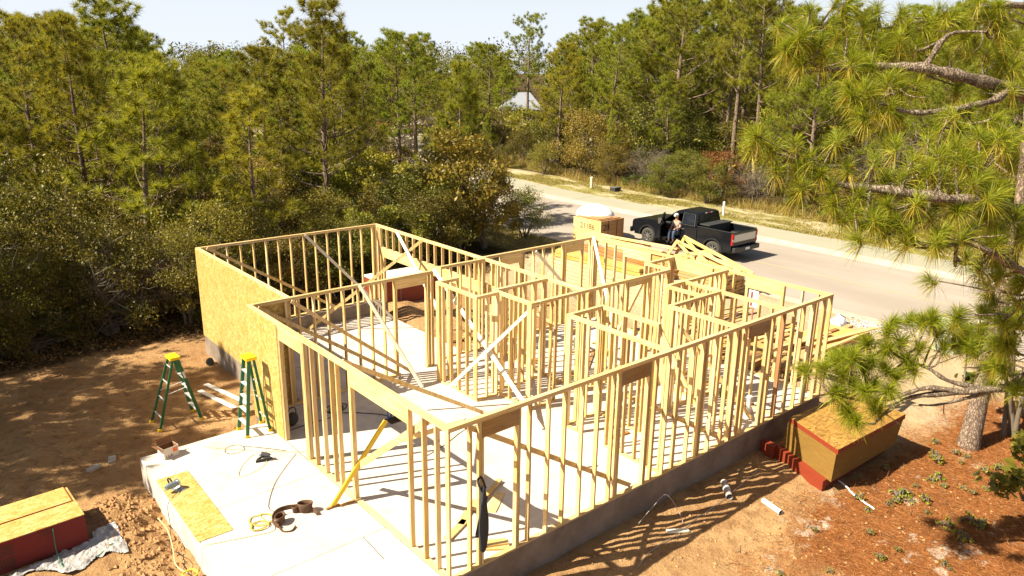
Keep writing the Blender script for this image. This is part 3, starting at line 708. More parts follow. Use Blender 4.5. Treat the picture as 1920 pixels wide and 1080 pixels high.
b_ = empty('gas_bottle', (9.5, 1.5, .005)); m = MB(); m.tube([(0, 0, 0), (0, 0, .02), (0, 0, .30), (0, 0, .36)], [.075, .08, .08, .04], 14); m.build('bottle', GRN, b_)
m = MB(); m.tube([(0, 0, .36), (0, 0, .41)], .04, 12); m.build('cap', BLACK, b_); tag(b_, 'green bottle with a black cap standing on the floor of the right-hand room', 'bottle')
# jacket hung on a stud of the long wall
jk = MB(); nJ = 10; prof = [(1.56, .03, .02), (1.50, .06, .05), (1.36, .08, .06), (1.2, .10, .07), (.95, .13, .08), (.75, .12, .085), (.55, .10, .08), (.42, .08, .06), (.36, .03, .03)]
vs = []
for i, (z, a, b) in enumerate(prof):
    for k in range(nJ):
        an = 2*pi*k/nJ; rr = .68*(1+.22*sin(3*an+i*.7)+.08*random.random())
        vs.append((a*cos(an)*rr, b*sin(an)*rr, z))
jk.add(vs, [(i*nJ+k, i*nJ+(k+1) % nJ, (i+1)*nJ+(k+1) % nJ, (i+1)*nJ+k) for i in range(len(prof)-1) for k in range(nJ)]+[tuple(range(nJ))[::-1], tuple(range((len(prof)-1)*nJ, len(prof)*nJ))], 0, True)
ja = empty('hanging_jacket', (.60, -.09, 0)); jk.build('jacket', DARK, ja)
m = MB(); m.tube(smooth_path([(-.05, 0, 1.50), (-.07, .05, 1.66), (.03, .08, 1.66), (.05, 0, 1.50)]), .018, 6); m.build('collar_loop', DARK, ja)
m = MB(); m.tube(smooth_path([(.06, .02, 1.34), (.02, .06, 1.0), (-.06, .08, .62)]), [.04]*12+[.03], 8); m.build('sleeve', DARK, ja)
tag(ja, 'black jacket hanging from a stud at the near front corner', 'jacket')
# offcuts on the slab
off = [((1.05, 1.15), (1.75, 1.62), .14, .04, 0), ((1.5, 1.35), (2.55, 1.86), .09, .04, .04), ((.62, .95), (1.2, 1.2), .14, .04, 0), ((1.75, 1.15), (2.3, 1.55), .19, .02, 0), ((.95, .36), (1.32, .10), .12, .04, 0), ((1.0, .50), (1.4, .28), .1, .04, 0), ((1.02, .33), (1.36, .17), .09, .035, .042)]
lab = ['short yellow offcut across the pair on the floor near the corner', 'long yellow offcut lying on another behind the near corner', 'pale offcut lying apart on the floor behind the jacket', 'wide flat offcut beside the long one on the near floor', 'offcut sticking out over the slab edge near the front corner', 'small pale offcut inside the bottom plate by the front corner', 'topmost offcut of the little pile on the slab edge']
for (p, q, w_, h_, z), lb in zip(off, lab):
    m = MB(); m.beam((p[0], p[1], z+.006+h_/2), (q[0], q[1], z+.006+h_/2), w_, h_); tag(m.build('wood_offcut', WOODY), lb, 'offcut', 'offcuts on the floor slab')
rr = random.Random(5); wz = ['kitchen side', 'middle room', 'back room', 'end room']
for i in range(16):
    x = rr.uniform(5.6, 11.2); y = rr.uniform(.4, 7.6); a = rr.uniform(0, pi); L = rr.uniform(.3, 1.6)
    m = MB(); z = .03+.041*(i % 2); m.beam((x-cos(a)*L/2, y-sin(a)*L/2, z), (x+cos(a)*L/2, y+sin(a)*L/2, z), rr.choice((.09, .14)), .038)
    tag(m.build('wood_offcut', rr.choice((WOODY, WOODB, WOODY))), 'loose offcut on the floor slab among the partition walls', 'offcut', 'loose offcuts between the partitions')

# ------------------------------------------------------------- things on the sand
for i, (x, y, a, lb) in enumerate([(-3.33, 8.62, .5, 'grey concrete block lying flat on the shaded sand, the nearer one'), (-2.93, 8.78, 1.35, 'grey concrete block on the sand nearer the porch slab')]):
    m = MB(); m.box(-.14, .14, -.075, .075, 0, .07); o = m.build('concrete_block', simple('grey_block', (.42, .38, .33), .9, c2=(.34, .31, .28), bump=.4), None, (x, y, gh(x, y)-.01), a, bevel=.008)
    m2 = MB(); tag(o, lb, 'block', 'concrete blocks on the sand')
m = MB(); m.tube([(.87, 13.2, .0), (.80, 13.05, .07)], [.10, .11], 14); m.ball((.84, 13.15, .06), .1); o = m.build('work_lamp', BLACK, None, (-.1, .0, gh(.8, 13.1)+.03)); tag(o, 'round black lamp lying on the sand by the corner of the foundation', 'lamp')
for p, q, lb in [((.10, 11.65), (.55, 9.75), 'white board on the sand beside the foundation, the one nearer the wall'), ((-.18, 11.3), (.15, 9.65), 'white board on the sand, the outer one of the pair by the ladder')]:
    m = MB(); za = gh(*p)+.05; zb = gh(*q)+.05; m.beam((p[0], p[1], za), (q[0], q[1], zb), .13, .02); tag(m.build('trim_board', WHITE), lb, 'board', 'white boards by the foundation')
# the red-edged stack at the left
rs = empty('osb_stack', (-4.03, 5.74, G-.02), radians(2.5))
m = MB(); m.box(-2.44, 0, 0, 1.22, 0, .625); m.build('panel_stack', REDSIDE, rs)
m = MB()
for i in range(1, 22): m.box(-2.442, .0025, -.0025, 1.222, i*.0285, i*.0285+.0022)
m.build('sheet_seam', BLACK, rs)
m = MB(); m.box(-2.44, 0, 0, 1.22, .6255, .64); m.build('top_sheet', OSB, rs)
m = MB(); m.box(-2.50, -.06, .62, 1.24, .6415, .656); m.build('top_sheet', OSB, rs); m = MB(); m.box(-2.50, -.06, .606, .6195, .6415, .657); m.box(-.0595, -.045, .606, 1.24, .6415, .656); m.build('red_edge', REDOSB, rs)
lg = MB(); zz = .30
for i in range(5): lg.box(-1.62+i*.045, -1.60+i*.045, -.004, -.001, .34, .56)
for i in range(4): lg.box(-1.37, -1.13, -.004, -.001, .36+i*.055, .385+i*.055)
for i in range(4): lg.box(-1.62, -1.40, -.004, -.001, .10+i*.055, .125+i*.055)
for i in range(5): lg.box(-1.36+i*.048, -1.335+i*.048, -.004, -.001, .10, .32)
lg.build('printed_mark', INK, rs)
text('lettering', 'USA', .09, INK, rs, (-.62, -.002, .50), (radians(90), 0, 0), 1.3, .001)
text('lettering', 'MADE IN', .055, INK, rs, (-.62, -.002, .575), (radians(90), 0, 0), 1.1, .001)
text('lettering', 'RATED SHEATHING', .09, INK, rs, (-.85, -.002, .07), (radians(90), 0, 0), .9, .001)
tag(rs, 'stack of strand board sheets with dark red painted sides at the lower left', 'panel stack')
# crumpled plastic
def crumple(name, x0, x1, y0, y1, n, amp, base, mat, label, mask=None, seed=1, lift=0):
    xs_ = np.linspace(x0, x1, n); ys_ = np.linspace(y0, y1, max(6, int(n*(y1-y0)/(x1-x0)))); XX, YY = np.meshgrid(xs_, ys_, indexing='ij')
    r1 = fbm(XX*5, YY*5, 4, seed); r2 = np.abs(fbm(XX*9+3, YY*7, 3, seed+3)-.45)
    ZZ = np.vectorize(lambda a, b: gh(a, b))(XX, YY)+base+amp*np.clip(r1-.25, 0, 1)+amp*.9*r2
    jx = (fbm(XX*4, YY*4+7, 2, seed+9)-.4)*.25
    ix = np.arange(XX.size).reshape(XX.shape)
    Fq = np.stack([ix[:-1, :-1], ix[1:, :-1], ix[1:, 1:], ix[:-1, 1:]], -1).reshape(-1, 4)
    if mask is not None: Fq = Fq[mask(XX[:-1, :-1], YY[:-1, :-1]).reshape(-1)]
    me = np_mesh(name, np.stack([XX+jx*.4, YY+jx, ZZ], -1).reshape(-1, 3), Fq, mat, smooth=False)
    o = link(name, me); return tag(o, label, 'plastic sheet')
PLAS = simple('crumpled_plastic', (.42, .40, .39), .3, c2=(.26, .24, .24), scale=7, spec=.5)
crumple('plastic_wrap', -5.6, -3.52, 5.0, 6.4, 90, .11, .01, PLAS, 'crumpled grey plastic wrap on the sand in front of the red stack', mask=lambda x, y: (y < 5.85+.3*(x+4)) & (y > 5.05-.25*(x+4.2)+.15*np.sin(x*6)) & ((x > -3.95) | (y < 5.75)))
cable('strap', [(-4.55, 5.68, .55), (-4.56, 5.58, .1), (-4.5, 5.1, .03), (-4.1, 5.15, .02), (-3.8, 5.3, .03), (-3.6, 5.5, .02)], .008, simple('green_strap', (.02, .2, .12), .5), 'green strapping band trailing over the plastic wrap', 'strap', onground=True)
# leaning stack with a strand board top, right of the house
lk = empty('panel_crate', (0, 0, 0))
def quadbox(name, base, top, z0, z1, mat):
    m = MB(); vs = [(x, y, z0) for x, y in base]+[(x, y, z1) for x, y in top]
    m.add(vs, [(3, 2, 1, 0), (4, 5, 6, 7), (0, 1, 5, 4), (1, 2, 6, 5), (2, 3, 7, 6), (3, 0, 4, 7)]); return m.build(name, mat, lk)
tp = [(8.35, -2.07), (11.20, -2.20), (11.33, -.78), (8.95, -.63)]
bs = [(8.38, -2.0), (11.10, -2.1), (11.30, -.62), (9.05, -.45)]
bt = [(8.28, -1.88), (11.0, -1.92), (11.2, -.5), (8.93, -.36)]
LAYER = NT('stacked_panel_edges'); co = LAYER.coord(); sx_ = LAYER.n('ShaderNodeSeparateXYZ'); LAYER.l(co, sx_.inputs[0])
wv = LAYER.math('SINE', LAYER.math('MULTIPLY', sx_.outputs[2], 520.0)); nz = LAYER.noise(6, LAYER.map(co, (.5, .5, 14)), 4)
LAYER = LAYER.bsdf(LAYER.mix(LAYER.ramp(LAYER.math('MULTIPLY_ADD', wv, .22, nz), .3, .75), (.16, .085, .018), (.29, .17, .04)), .8, LAYER.bump(wv, .4, .004), spec=.2)
quadbox('red_base', bt, bt, -.72, -.38, REDOSB)
quadbox('panel_edges', bs, [(x, y+.03) for x, y in tp], -.378, .30, LAYER)
quadbox('red_band', tp, tp, .302, .405, REDOSB)
quadbox('top_sheet', [(x*1.0, y) for x, y in tp], tp, .4065, .42, OSBD)
m = MB(); m.box(8.78, 8.98, -.42, -.20, -.7, -.36); m.build('red_base', REDOSB, lk); m = MB(); m.box(8.9, 9.06, -.18, .0, -.7, -.40); m.build('red_base', REDOSB, lk)
tag(lk, 'leaning stack of panels with red edges and a strand board top beside the pine trunk', 'panel stack')
# pipes lying on the sand
def pipe_on_ground(p, q, r, mat, label, coupling=False):
    e = empty('plastic_pipe', (0, 0, 0)); za = gh(*p)+r; zb = gh(*q)+r; m = MB()
    P0 = Vector((*p, za)); P1 = Vector((*q, zb)); n = 14
    m.tube([P0, P1], r, n, caps=False); m.tube([P1, P0], r*.82, n, caps=False); m.build('pipe', mat, e)
    for P_ in ((P0, P1), (P1, P0)):
        d = (P_[1]-P_[0]).normalized(); m = MB(); m.tube([P_[0]+d*.02, P_[0]+d*.03], r*.8, n); m.build('bore', BLACK, e)
    if coupling:
        c = (P0+P1)/2; d = (P1-P0).normalized(); m = MB(); m.tube([c-d*.08, c+d*.05], r*1.13, n, caps=True); m.build('coupling', PIPEW, e)
    return tag(e, label, 'pipe', 'plastic pipes on the sand')

pipe_on_ground((6.90, -.40), (6.45, -.85), .07, PIPEG, 'short grey pipe with a white coupling in the striped shadow', True)
pipe_on_ground((6.90, -1.35), (6.78, -1.82), .055, PIPEW, 'short white pipe in the sun right of the striped shadow')
m = MB(); m.beam((4.55, -.75, gh(4.5, -.8)+.03), (4.9, -1.0, gh(4.9, -1)+.03), .1, .03); tag(m.build('wood_offcut', WOODPALE), 'small pale offcut on the sand in the striped shadow', 'offcut')
cable('plastic_strip', [(8.87, -1.94, .02), (8.72, -2.2, .05), (8.55, -2.5, .02), (8.42, -2.93, .01)], .018, WHITE, 'bent white strip on the pine straw by the leaning panel stack', 'strip', onground=True)
# red stack behind the garage opening
rb = empty('wrapped_stack', (7.45, 14.75, G), radians(-2)); m = MB(); m.box(0, 2.5, 0, 1.25, 0, .95); m.build('wrapped_panels', simple('red_wrap', (.26, .055, .035), .6, c2=(.20, .035, .022), scale=6, bump=.3), rb)
m = MB(); m.box(-.03, 2.53, -.03, 1.28, .952, .985); m.build('top_sheet', WOODPALE, rb)
m = MB(); m.box(.85, .865, -.006, -.001, 0, .95); m.box(1.9, 1.915, -.006, -.001, 0, .95); m.build('strap', PIPEG, rb)
tag(rb, 'red wrapped stack with a pale top standing beyond the garage opening', 'panel stack')

# ------------------------------------------------------------- lumber piles by the street
def pile(name, loc, rz, dx, dy, h, nlay, label, mat, axis='y', group='lumber piles by the street', jag=.06, wid=None, seed=1, bw=None):
    """layers of boards, each layer one part"""
    e = empty(name, loc, rz); r = random.Random(seed); lh = h/nlay
    for i in range(nlay):
        m = MB(); bw_ = bw or .24
        if axis == 'y':
            x = 0
            while x < dx-.02:
                w_ = min(bw_, dx-x); j = r.uniform(-jag, jag); m.box(x, x+w_-.006, j, dy+r.uniform(-jag, jag), i*lh, (i+1)*lh-.02); x += bw_
        else:
            y = 0
            while y < dy-.02:
                w_ = min(bw_, dy-y); m.box(r.uniform(-jag, jag), dx+r.uniform(-jag, jag), y, y+w_-.006, i*lh, (i+1)*lh-.015); y += bw_
        m.build('board_layer', mat, e)
    return tag(e, label, 'lumber pile', group)
GZ = gh(16, 11)-.02
pile('lumber_pile', (15.45, 8.1, GZ), 0, 1.35, 6.3, .96, 6, 'large pale lumber pile lying lengthwise behind the far wall', wood('pale_pile', (.60, .49, .31), (.47, .36, .20), stretch=(14, 1, 14)), seed=1)
pile('lumber_pile', (18.45, 7.6, GZ), 0, 1.35, 6.4, .98, 8, 'brown-ended lumber pile beside the truck, under the trusses', wood('brown_pile', (.52, .33, .13), (.42, .24, .09), stretch=(14, 1, 14)), seed=2)
pile('lumber_pile', (15.7, 9.6, GZ+.965), radians(4), .5, 4.4, .30, 2, 'narrow yellow bundle lying on top of the large pale pile', wood('orange_bundle', (.56, .37, .11), (.44, .27, .07), stretch=(14, 1, 14)), seed=3)
pile('lumber_pile', (16.35, 8.6, GZ+.965), radians(-6), .4, 5.2, .34, 3, 'brown bundle on top of the large pale pile, nearer the street', wood('redbrown_bundle', (.40, .20, .08), (.30, .14, .05), stretch=(14, 1, 14)), seed=4)
pile('lumber_pile', (18.5, 12.2, GZ+.985), radians(3), 1.1, 3.4, .26, 2, 'yellow lumber bundle on the far end of the brown-ended pile', WOODLX, seed=6)
# the numbered bundle
nb = empty('lumber_bundle', (21.35, 16.95, ROADZ+.02), radians(1))
LE = wood('bundle_ends', (.64, .50, .24), (.56, .42, .18), stretch=(14, 1, 14)); LS = wood('bundle_side', (.44, .24, .10), (.34, .17, .07), stretch=(1, 14, 14))
for i in range(5):
    m = MB(); z = i*.235; m.box(.012, 1.75, .012, 1.9, z+.004, z+.232); m.build('board_layer', LS, nb)
m = MB(); m.box(0, .011, 0, 1.9, .0, 1.19); m.build('end_face', LE, nb)
m = MB(); m.box(.02, 1.55, .1, 1.8, 1.182, 1.22); m.box(.0, 1.1, .2, 1.1, 1.222, 1.255); m.build('top_board', LS, nb)
m = MB(); m.box(1.2, 1.225, -.004, .011, 0, 1.18); m.box(.55, .575, -.004, .011, .0, 1.18); m.build('steel_band', BLACK, nb)
text('number', '21186', .40, INK, nb, (-.002, .92, .80), (radians(90), 0, radians(-90)), 1.0, .002)
text('number', '20', .46, INK, nb, (.42, -.004, .82), (radians(90), 0, 0), 1.0, .002)
tag(nb, 'square lumber bundle with 21186 written on its end at the edge of the street', 'lumber bundle')
m = MB(); m.ball((0, 0, 0), 1.0, seg=22, rings=14, sc=(.95, 1.05, .62)); o = m.build('plastic_cover', simple('white_tarpaulin', (.85, .85, .85), .9, c2=(.8, .8, .8), spec=.1), None, (22.6, 18.55, ROADZ+1.12)); 
dm = o.modifiers.new('d', 'DISPLACE'); tx = bpy.data.textures.new('folds', 'CLOUDS'); tx.noise_scale = .5; dm.texture = tx; dm.strength = .16
tag(o, 'bulging white plastic cover on top of the numbered lumber bundle', 'plastic cover')
# roof trusses lying against the pile
def truss(loc, rz, tilt, L, h, label, txt=None):
    e = empty('roof_truss', loc); e.rotation_euler = (tilt, 0, rz)
    def bm(p, q, n='chord', w_=.13):
        m = MB(); m.beam((p[0], 0, p[1]), (q[0], 0, q[1]), w_, .04, (0, 1, 0)); m.build(n, TR, e)
    bm((0, 0), (L, 0)); bm((0, .05), (.25, h), 'end_post'); bm((.2, h), (L+.35, -.02)); bm((.3, .05), (L*.45, h*.55), 'web'); bm((L*.45, h*.5), (L*.62, .05), 'web'); bm((.35, h*.9), (L*.42, .05), 'web')
    m = MB(); m.add([(L*.28, -.03, .03), (L*.98, -.03, .03), (L*.93, -.03, .14), (L*.30, -.03, .36)], [(0, 1, 2, 3)]) if txt else m.cbox((L*.5, -.03, .12), (.3, .01, .2)); o_ = m.build('web_plate', TRP, e); q = o_.modifiers.new('s', 'SOLIDIFY'); q.thickness = .02
    if txt: text('number', txt, .22, INK, e, (L*.52, -.055, .17), (radians(90), 0, 0), -1.0, .002)
    return tag(e, label, 'roof truss', 'roof trusses by the truck')
TR = wood('truss_lumber', (.60, .43, .17), (.48, .31, .10), stretch=(1, 14, 14)); TRP = wood('truss_plate', (.62, .42, .17), (.52, .34, .13), stretch=(1, 14, 14))
truss((19.35, 10.75, GZ+1.03), radians(-88), radians(-14), 3.3, .85, 'tall triangular truss with numbers leaning on the pile beside the truck', '21186')
truss((19.0, 10.9, GZ+1.03), radians(-84), radians(-22), 3.0, .7, 'second triangular truss leaning behind the numbered one')
m = MB(); m.beam((18.9, 14.6, GZ+1.30), (19.3, 10.6, GZ+1.36), .28, .05, (0, 0, 1)); m.beam((18.6, 14.3, GZ+1.27), (18.7, 10.9, GZ+1.27), .2, .04, (0, 0, 1)); tag(m.build('loose_board', WOODLX), 'orange boards laid on the far end of the brown-ended pile', 'board')
text('number', '21186', .22, INKR, None, (18.44, 11.9, GZ+.75), (radians(90), 0, radians(-90)), 1.0, .002)
bpy.data.objects[-1] if False else None
nm = [o for o in COL.objects if o.name.startswith('number') and o.parent is None][-1]; lp = [o for o in COL.objects if o.get('label', '').startswith('brown-ended')][0]
nm.location = nm.location-lp.location; nm.parent = lp; nm.location = (-.01-.06*0, 4.3, .75)
# flat lumber at the end wall, with sheets
WPL = wood('weathered_boards', (.50, .33, .15), (.38, .23, .09), .3, stretch=(1, 14, 14))
pg = 'flat lumber stacks at the end wall'; G2 = gh(15.5, 2.5)-.01
pile('lumber_pile', (13.35, 1.72, G2), radians(1), 4.9, .9, .34, 3, 'low stack of long boards nearest the pine branch', WPL, 'x', pg, .25, seed=8)
pile('lumber_pile', (13.0, 2.85, G2), radians(3), 3.6, 1.0, .22, 2, 'low stack of loose boards just outside the end wall', WPL, 'x', pg, .35, seed=9)
pile('lumber_pile', (12.9, 4.0, G2), radians(-3), 4.6, 1.3, .26, 2, 'wide low stack of boards outside the end wall, farther back', wood('tan_boards', (.58, .35, .14), (.46, .26, .09), stretch=(1, 14, 14)), 'x', pg, .4, seed=10)
m = MB(); m.box(0, 2.5, 0, 1.22, 0, .035); tag(m.build('plywood_sheet', wood('plywood_face', (.66, .40, .16), (.56, .31, .11), stretch=(1, 6, 6), knots=False), None, (15.3, 1.95, G2+.345), radians(1)), 'smooth orange plywood sheets on the low stack by the street', 'plywood')
m = MB(); m.beam((14.4, 1.9, G2+.40), (17.9, 1.78, G2+.42), .10, .04); tag(m.build('loose_board', WOODLY), 'single pale board lying along the plywood sheets', 'board')
rr = random.Random(11)
for i in range(26):
    x = rr.uniform(12.6, 16.8); y = rr.uniform(1.9, 7.2); a = rr.uniform(-.25, .25); L = rr.uniform(1.5, 3.2)
    m = MB(); z = G2+.25+.045*(i % 5)+(.12 if y < 3 else 0); m.beam((x-cos(a)*L/2, y-sin(a)*L/2, z), (x+cos(a)*L/2, y+sin(a)*L/2, z), .14, .038)
    tag(m.build('loose_board', rr.choice((WOODLY, WPL, WOODB, WPL))), 'loose board strewn over the low stacks outside the end wall', 'board', 'loose boards at the end wall')
for i in range(9):
    x = rr.uniform(7.4, 12); y = rr.uniform(8.9, 11.5); a = rr.uniform(-.5, .5)+pi*(i % 2)*.5; L = rr.uniform(1.2, 3.0); z = gh(x, y)+.05+.03*(i % 3)
    m = MB(); m.beam((x-cos(a)*L/2, y-sin(a)*L/2, z), (x+cos(a)*L/2, y+sin(a)*L/2, z), .14, .038)
    tag(m.build('loose_board', rr.choice((WOODLY, WOODY, WOODB))), 'loose board on the sand in front of the garage opening', 'board', 'loose boards before the garage')
# white sack, rubble, stake, sign
sk = empty('white_sack', (18.9, 3.25, gh(18.9, 3.25)+.12), .4); m = MB(); m.ball((0, 0, .02), .42, seg=28, rings=16, sc=(1.15, .55, .42)); o = m.build('sack', WHITE, sk); dm = o.modifiers.new('d', 'DISPLACE'); tx = bpy.data.textures.new('sackfold', 'CLOUDS'); tx.noise_scale = .22; dm.texture = tx; dm.strength = .3
m = MB(); m.cbox((.26, -.10, .17), (.07, .22, .03), rot=Matrix.Rotation(.5, 3, 'X')); m.build('blue_stripe', simple('blue_stripe', (.03, .06, .2), .5), sk)
tag(sk, 'full white sack with a dark blue stripe beside the plywood sheets', 'sack')
m = MB(); r3 = random.Random(9)
for i in range(1500):
    if i < 650: x = r3.gauss(-3.2, .35); y = r3.uniform(2.2, 7.0)
    elif i < 1000: x = r3.uniform(-6.5, .6); y = r3.uniform(7.6, 15.5)
    else: x = r3.uniform(2.5, 11.0); y = r3.uniform(-4.5, -.3)
    if x > 8.0 and y > -2.2: continue
    s_ = r3.uniform(.012, .05)*(1.3 if i < 650 else .8); z = gh(x, y)+s_*.2
    vs = [Vector((r3.gauss(0, .2), r3.gauss(0, .2), r3.gauss(0, .15)))+Vector(q) for q in ((1, 0, 0), (-1, 0, 0), (0, 1, 0), (0, -1, 0), (0, 0, .8), (0, 0, -.6))]
    m.add([(x+v.x*s_, y+v.y*s_, z+v.z*s_) for v in vs], [(0, 2, 4), (2, 1, 4), (1, 3, 4), (3, 0, 4), (2, 0, 5), (1, 2, 5), (3, 1, 5), (0, 3, 5)])
tag(m.build('dirt_clods', simple('dirt_clod', (.44, .26, .125), .95, c2=(.32, .18, .085), spec=.1)), 'loose clods of sandy earth scattered over the bare ground', 'clods', kind='stuff')
m = MB()
for i in range(260):
    x = r3.uniform(-6.5, .3) if i % 2 else r3.uniform(2.5, 12); y = r3.uniform(7.6, 16.5) if i % 2 else r3.uniform(-5, -.4); a = r3.uniform(0, pi); L = r3.uniform(.06, .3); z = gh(x, y)+.012
    m.tube([(x, y, z), (x+cos(a)*L*.5+r3.gauss(0, .02), y+sin(a)*L*.5, z+.008), (x+cos(a)*L, y+sin(a)*L, z)], [.006, .005, .003], 4, caps=False)
tag(m.build('twigs', simple('fallen_twig', (.16, .10, .06), .9)), 'small fallen twigs and roots scattered over the bare sand', 'twigs', kind='stuff')
m = MB(); r3 = random.Random(4)
for i in range(420):
    x = r3.gauss(19.7, .55); y = r3.gauss(2.3, .65); s_ = r3.uniform(.02, .07); z = gh(x, y)+s_*.3
    m.cbox((x, y, z), (s_*1.4, s_, s_*.6), rot=Matrix.Rotation(r3.uniform(0, 3), 3, 'Z') @ Matrix.Rotation(r3.uniform(-.6, .6), 3, 'X'))
tag(m.build('rubble', simple('pale_rubble', (.62, .56, .52), .8, c2=(.4, .36, .36))), 'patch of pale broken rubble on the sand by the kerb', 'rubble', kind='stuff')
sg = empty('permit_sign', (16.9, 5.4, gh(16.9, 5.4))); m = MB(); m.box(-.02, .02, -.02, .02, 0, 1.5); m.build('post', simple('faded_red_post', (.45, .16, .12), .7), sg); m = MB(); m.box(-.05, -.02, -.19, .19, .55, 1.15); m.build('board', WHITE, sg); m = MB(); m.box(-.053, -.0505, .02, .10, .58, 1.1); m.build('red_stripe', REDOSB, sg)
tag(sg, 'white permit board with a red stripe on a thin post outside the end wall window', 'sign')
# marker posts across the street
CREAM = simple('cream_post', (.70, .62, .46), .6)
for x, y, h, r, mt, lb in [(33.3, 18.0, .78, .07, WHITE, 'slim white marker post on the verge behind the truck'), (34.6, 30.4, .75, .11, CREAM, 'cream utility post on the verge opposite the lot'), (36.2, 47.6, 1.0, .13, CREAM, 'cream post in the far grass by the bend of the street')]:
    e = empty('marker_post', (x, y, gh(x, y))); m = MB(); m.tube([(0, 0, -.05), (0, 0, h)], r, 14); o = m.build('post', mt, e, bevel=0); m = MB(); m.tube([(0, 0, h), (0, 0, h+.03), (0, 0, h+.07)], [r*1.12, r*1.12, r*.4], 14); m.build('cap', mt, e); tag(e, lb, 'post', 'posts across the street')
e = empty('utility_box', (34.9, 28.3, gh(34.9, 28.3))); m = MB(); m.box(-.32, .32, -.25, .25, -.05, .26); m.build('box', DARK, e, bevel=.03); m = MB(); m.box(-.35, .35, -.28, .28, .262, .32); m.build('lid', simple('grey_lid', (.12, .12, .11), .6), e, bevel=.01); tag(e, 'low dark utility box on the verge near the cream post', 'utility box')
e = empty('transformer_box', (22.0, 1.0, gh(19, 1)+.03)); m = MB(); m.box(-.3, .3, -.35, .35, 0, .9); m.build('cabinet', simple('pale_green_cabinet', (.50, .56, .42), .5), e, bevel=.02); m = MB(); m.box(-.33, .33, -.38, .38, .902, .97); m.build('lid', simple('pale_green_cabinet', (.55, .6, .46), .5), e, bevel=.01); e.location = (19.3, -.1, gh(19.3, -.1)); tag(e, 'pale utility cabinet beside the street behind the pine branches', 'utility box')
e = empty('folding_stand', (20.0, -1.1, gh(20.0, -1.1))); 
for s in (-1, 1):
    m = MB(); m.beam((-.25, s*.3, 0), (0, s*.3, .95), .06, .04, (0, 1, 0)); m.build('leg', WHITE, e); m = MB(); m.beam((.25, s*.3, 0), (0, s*.3, .95), .06, .04, (0, 1, 0)); m.build('leg', WHITE, e)
m = MB(); m.box(-.08, .08, -.45, .45, .95, 1.02); m.build('top', WHITE, e); tag(e, 'white folding stand by the kerb behind the near pine', 'stand')
m = MB(); m.beam((19.0, -2.6, G), (19.0, -2.6, G+.9), .05, .05, (1, 0, 0)); tag(m.build('wooden_stake', WOODY), 'thin wooden stake in the sand at the right edge', 'stake')

# ------------------------------------------------------------- far house
fh = empty('far_house', (67.9, 77.2, G-.1), radians(-38)); fh.scale = (.42, .42, .66)
WALLM = simple('cream_siding', (.60, .50, .33), .8, c2=(.52, .43, .28)); ROOFM = simple('metal_roof', (.34, .36, .42), .5, metal=.2, c2=(.28, .30, .35))
m = MB(); m.box(-7, 7, -5, 5, -.3, 4.4); m.build('wall', WALLM, fh)
m = MB(); m.add([(-7.8, -5.8, 4.3), (7.8, -5.8, 4.3), (7.8, 5.8, 4.3), (-7.8, 5.8, 4.3), (-3.2, 0, 7.9), (3.2, 0, 7.9)], [(0, 1, 5, 4), (2, 3, 4, 5), (1, 2, 5), (3, 0, 4), (3, 2, 1, 0)]); rf = m.build('roof', ROOFM, fh)
for x in (-5, -1.6, 2.0, 5.2):
    m = MB(); m.box(x-.6, x+.6, -5.06, -5.01, 1.1, 2.8); wd = m.build('window', simple('dark_glass', (.04, .05, .06), .15), fh); m = MB(); m.box(x-.7, x+.7, -5.08, -5.062, 2.8, 2.95); m.build('frame', WHITE, wd)
for x in (6.9, 3.6):
    m = MB(); m.box(x-.15, x+.15, -5.75, -5.45, -.3, 4.3); m.build('porch_post', WHITE, fh)
tag(fh, 'cream house with a pale metal roof half hidden in the distant pines', 'house')
# ------------------------------------------------------------- foliage materials
NEEDLE = leafmat('pine_needles', [(.12, .15, .012), (.24, .255, .02), (.37, .34, .03), (.18, .205, .016)], .5, .36, .3)
NEEDLE_NEAR = leafmat('near_pine_needles', [(.12, .15, .012), (.34, .33, .022), (.20, .22, .016), (.48, .38, .03)], .45, .42, .3, 0.0)
NEEDLE_OLD = leafmat('old_needles', [(.40, .34, .03), (.42, .30, .03), (.30, .13, .025), (.50, .41, .05)], .5, .35, .3, 0.0)
LEAFS = dict(
    green=leafmat('scrub_leaves', [(.042, .046, .008), (.11, .105, .014), (.22, .185, .024), (.075, .075, .012)], .5, .25, .28),
    olive=leafmat('olive_leaves', [(.10, .085, .018), (.22, .17, .028), (.31, .23, .04), (.15, .12, .022)], .5, .3, .28),
    yellow=leafmat('yellowing_leaves', [(.12, .12, .016), (.25, .225, .024), (.34, .27, .036), (.15, .15, .018)], .5, .3, .28),
    rust=leafmat('rusty_leaves', [(.17, .06, .018), (.28, .10, .022), (.14, .10, .025), (.22, .13, .03)], .5, .28, .35),
    grey=leafmat('dry_twigs', [(.19, .15, .10), (.28, .22, .15), (.14, .11, .07)], .8, .1, .2))
def barkmat(name, c1, c2, s=6):
    t = NT(name); co = t.coord(); vo = t.n('ShaderNodeTexVoronoi'); vo.feature = 'DISTANCE_TO_EDGE'; vo.inputs['Scale'].default_value = s; wp_ = t.n('ShaderNodeVectorMath', operation='ADD'); sc_ = t.n('ShaderNodeVectorMath', operation='SCALE'); sc_.inputs[3].default_value = .35; t.l(t.noise(5, co, 4, .7, out='Color'), sc_.inputs[0]); t.l(t.map(co, (2.2, 2.2, .6)), wp_.inputs[0]); t.l(sc_.outputs[0], wp_.inputs[1]); t.l(wp_.outputs[0], vo.inputs['Vector'])
    n = t.noise(9, co, 5, .7); e = t.ramp(vo.outputs['Distance'], 0, .16)
    col = t.mix(t.ramp(n, .3, .7), c1, c2); col = t.mix(e, tuple(q*.55 for q in c1), col)
    return t.bsdf(col, .9, t.bump(t.math('ADD', e, n), .8, .02), spec=.15)
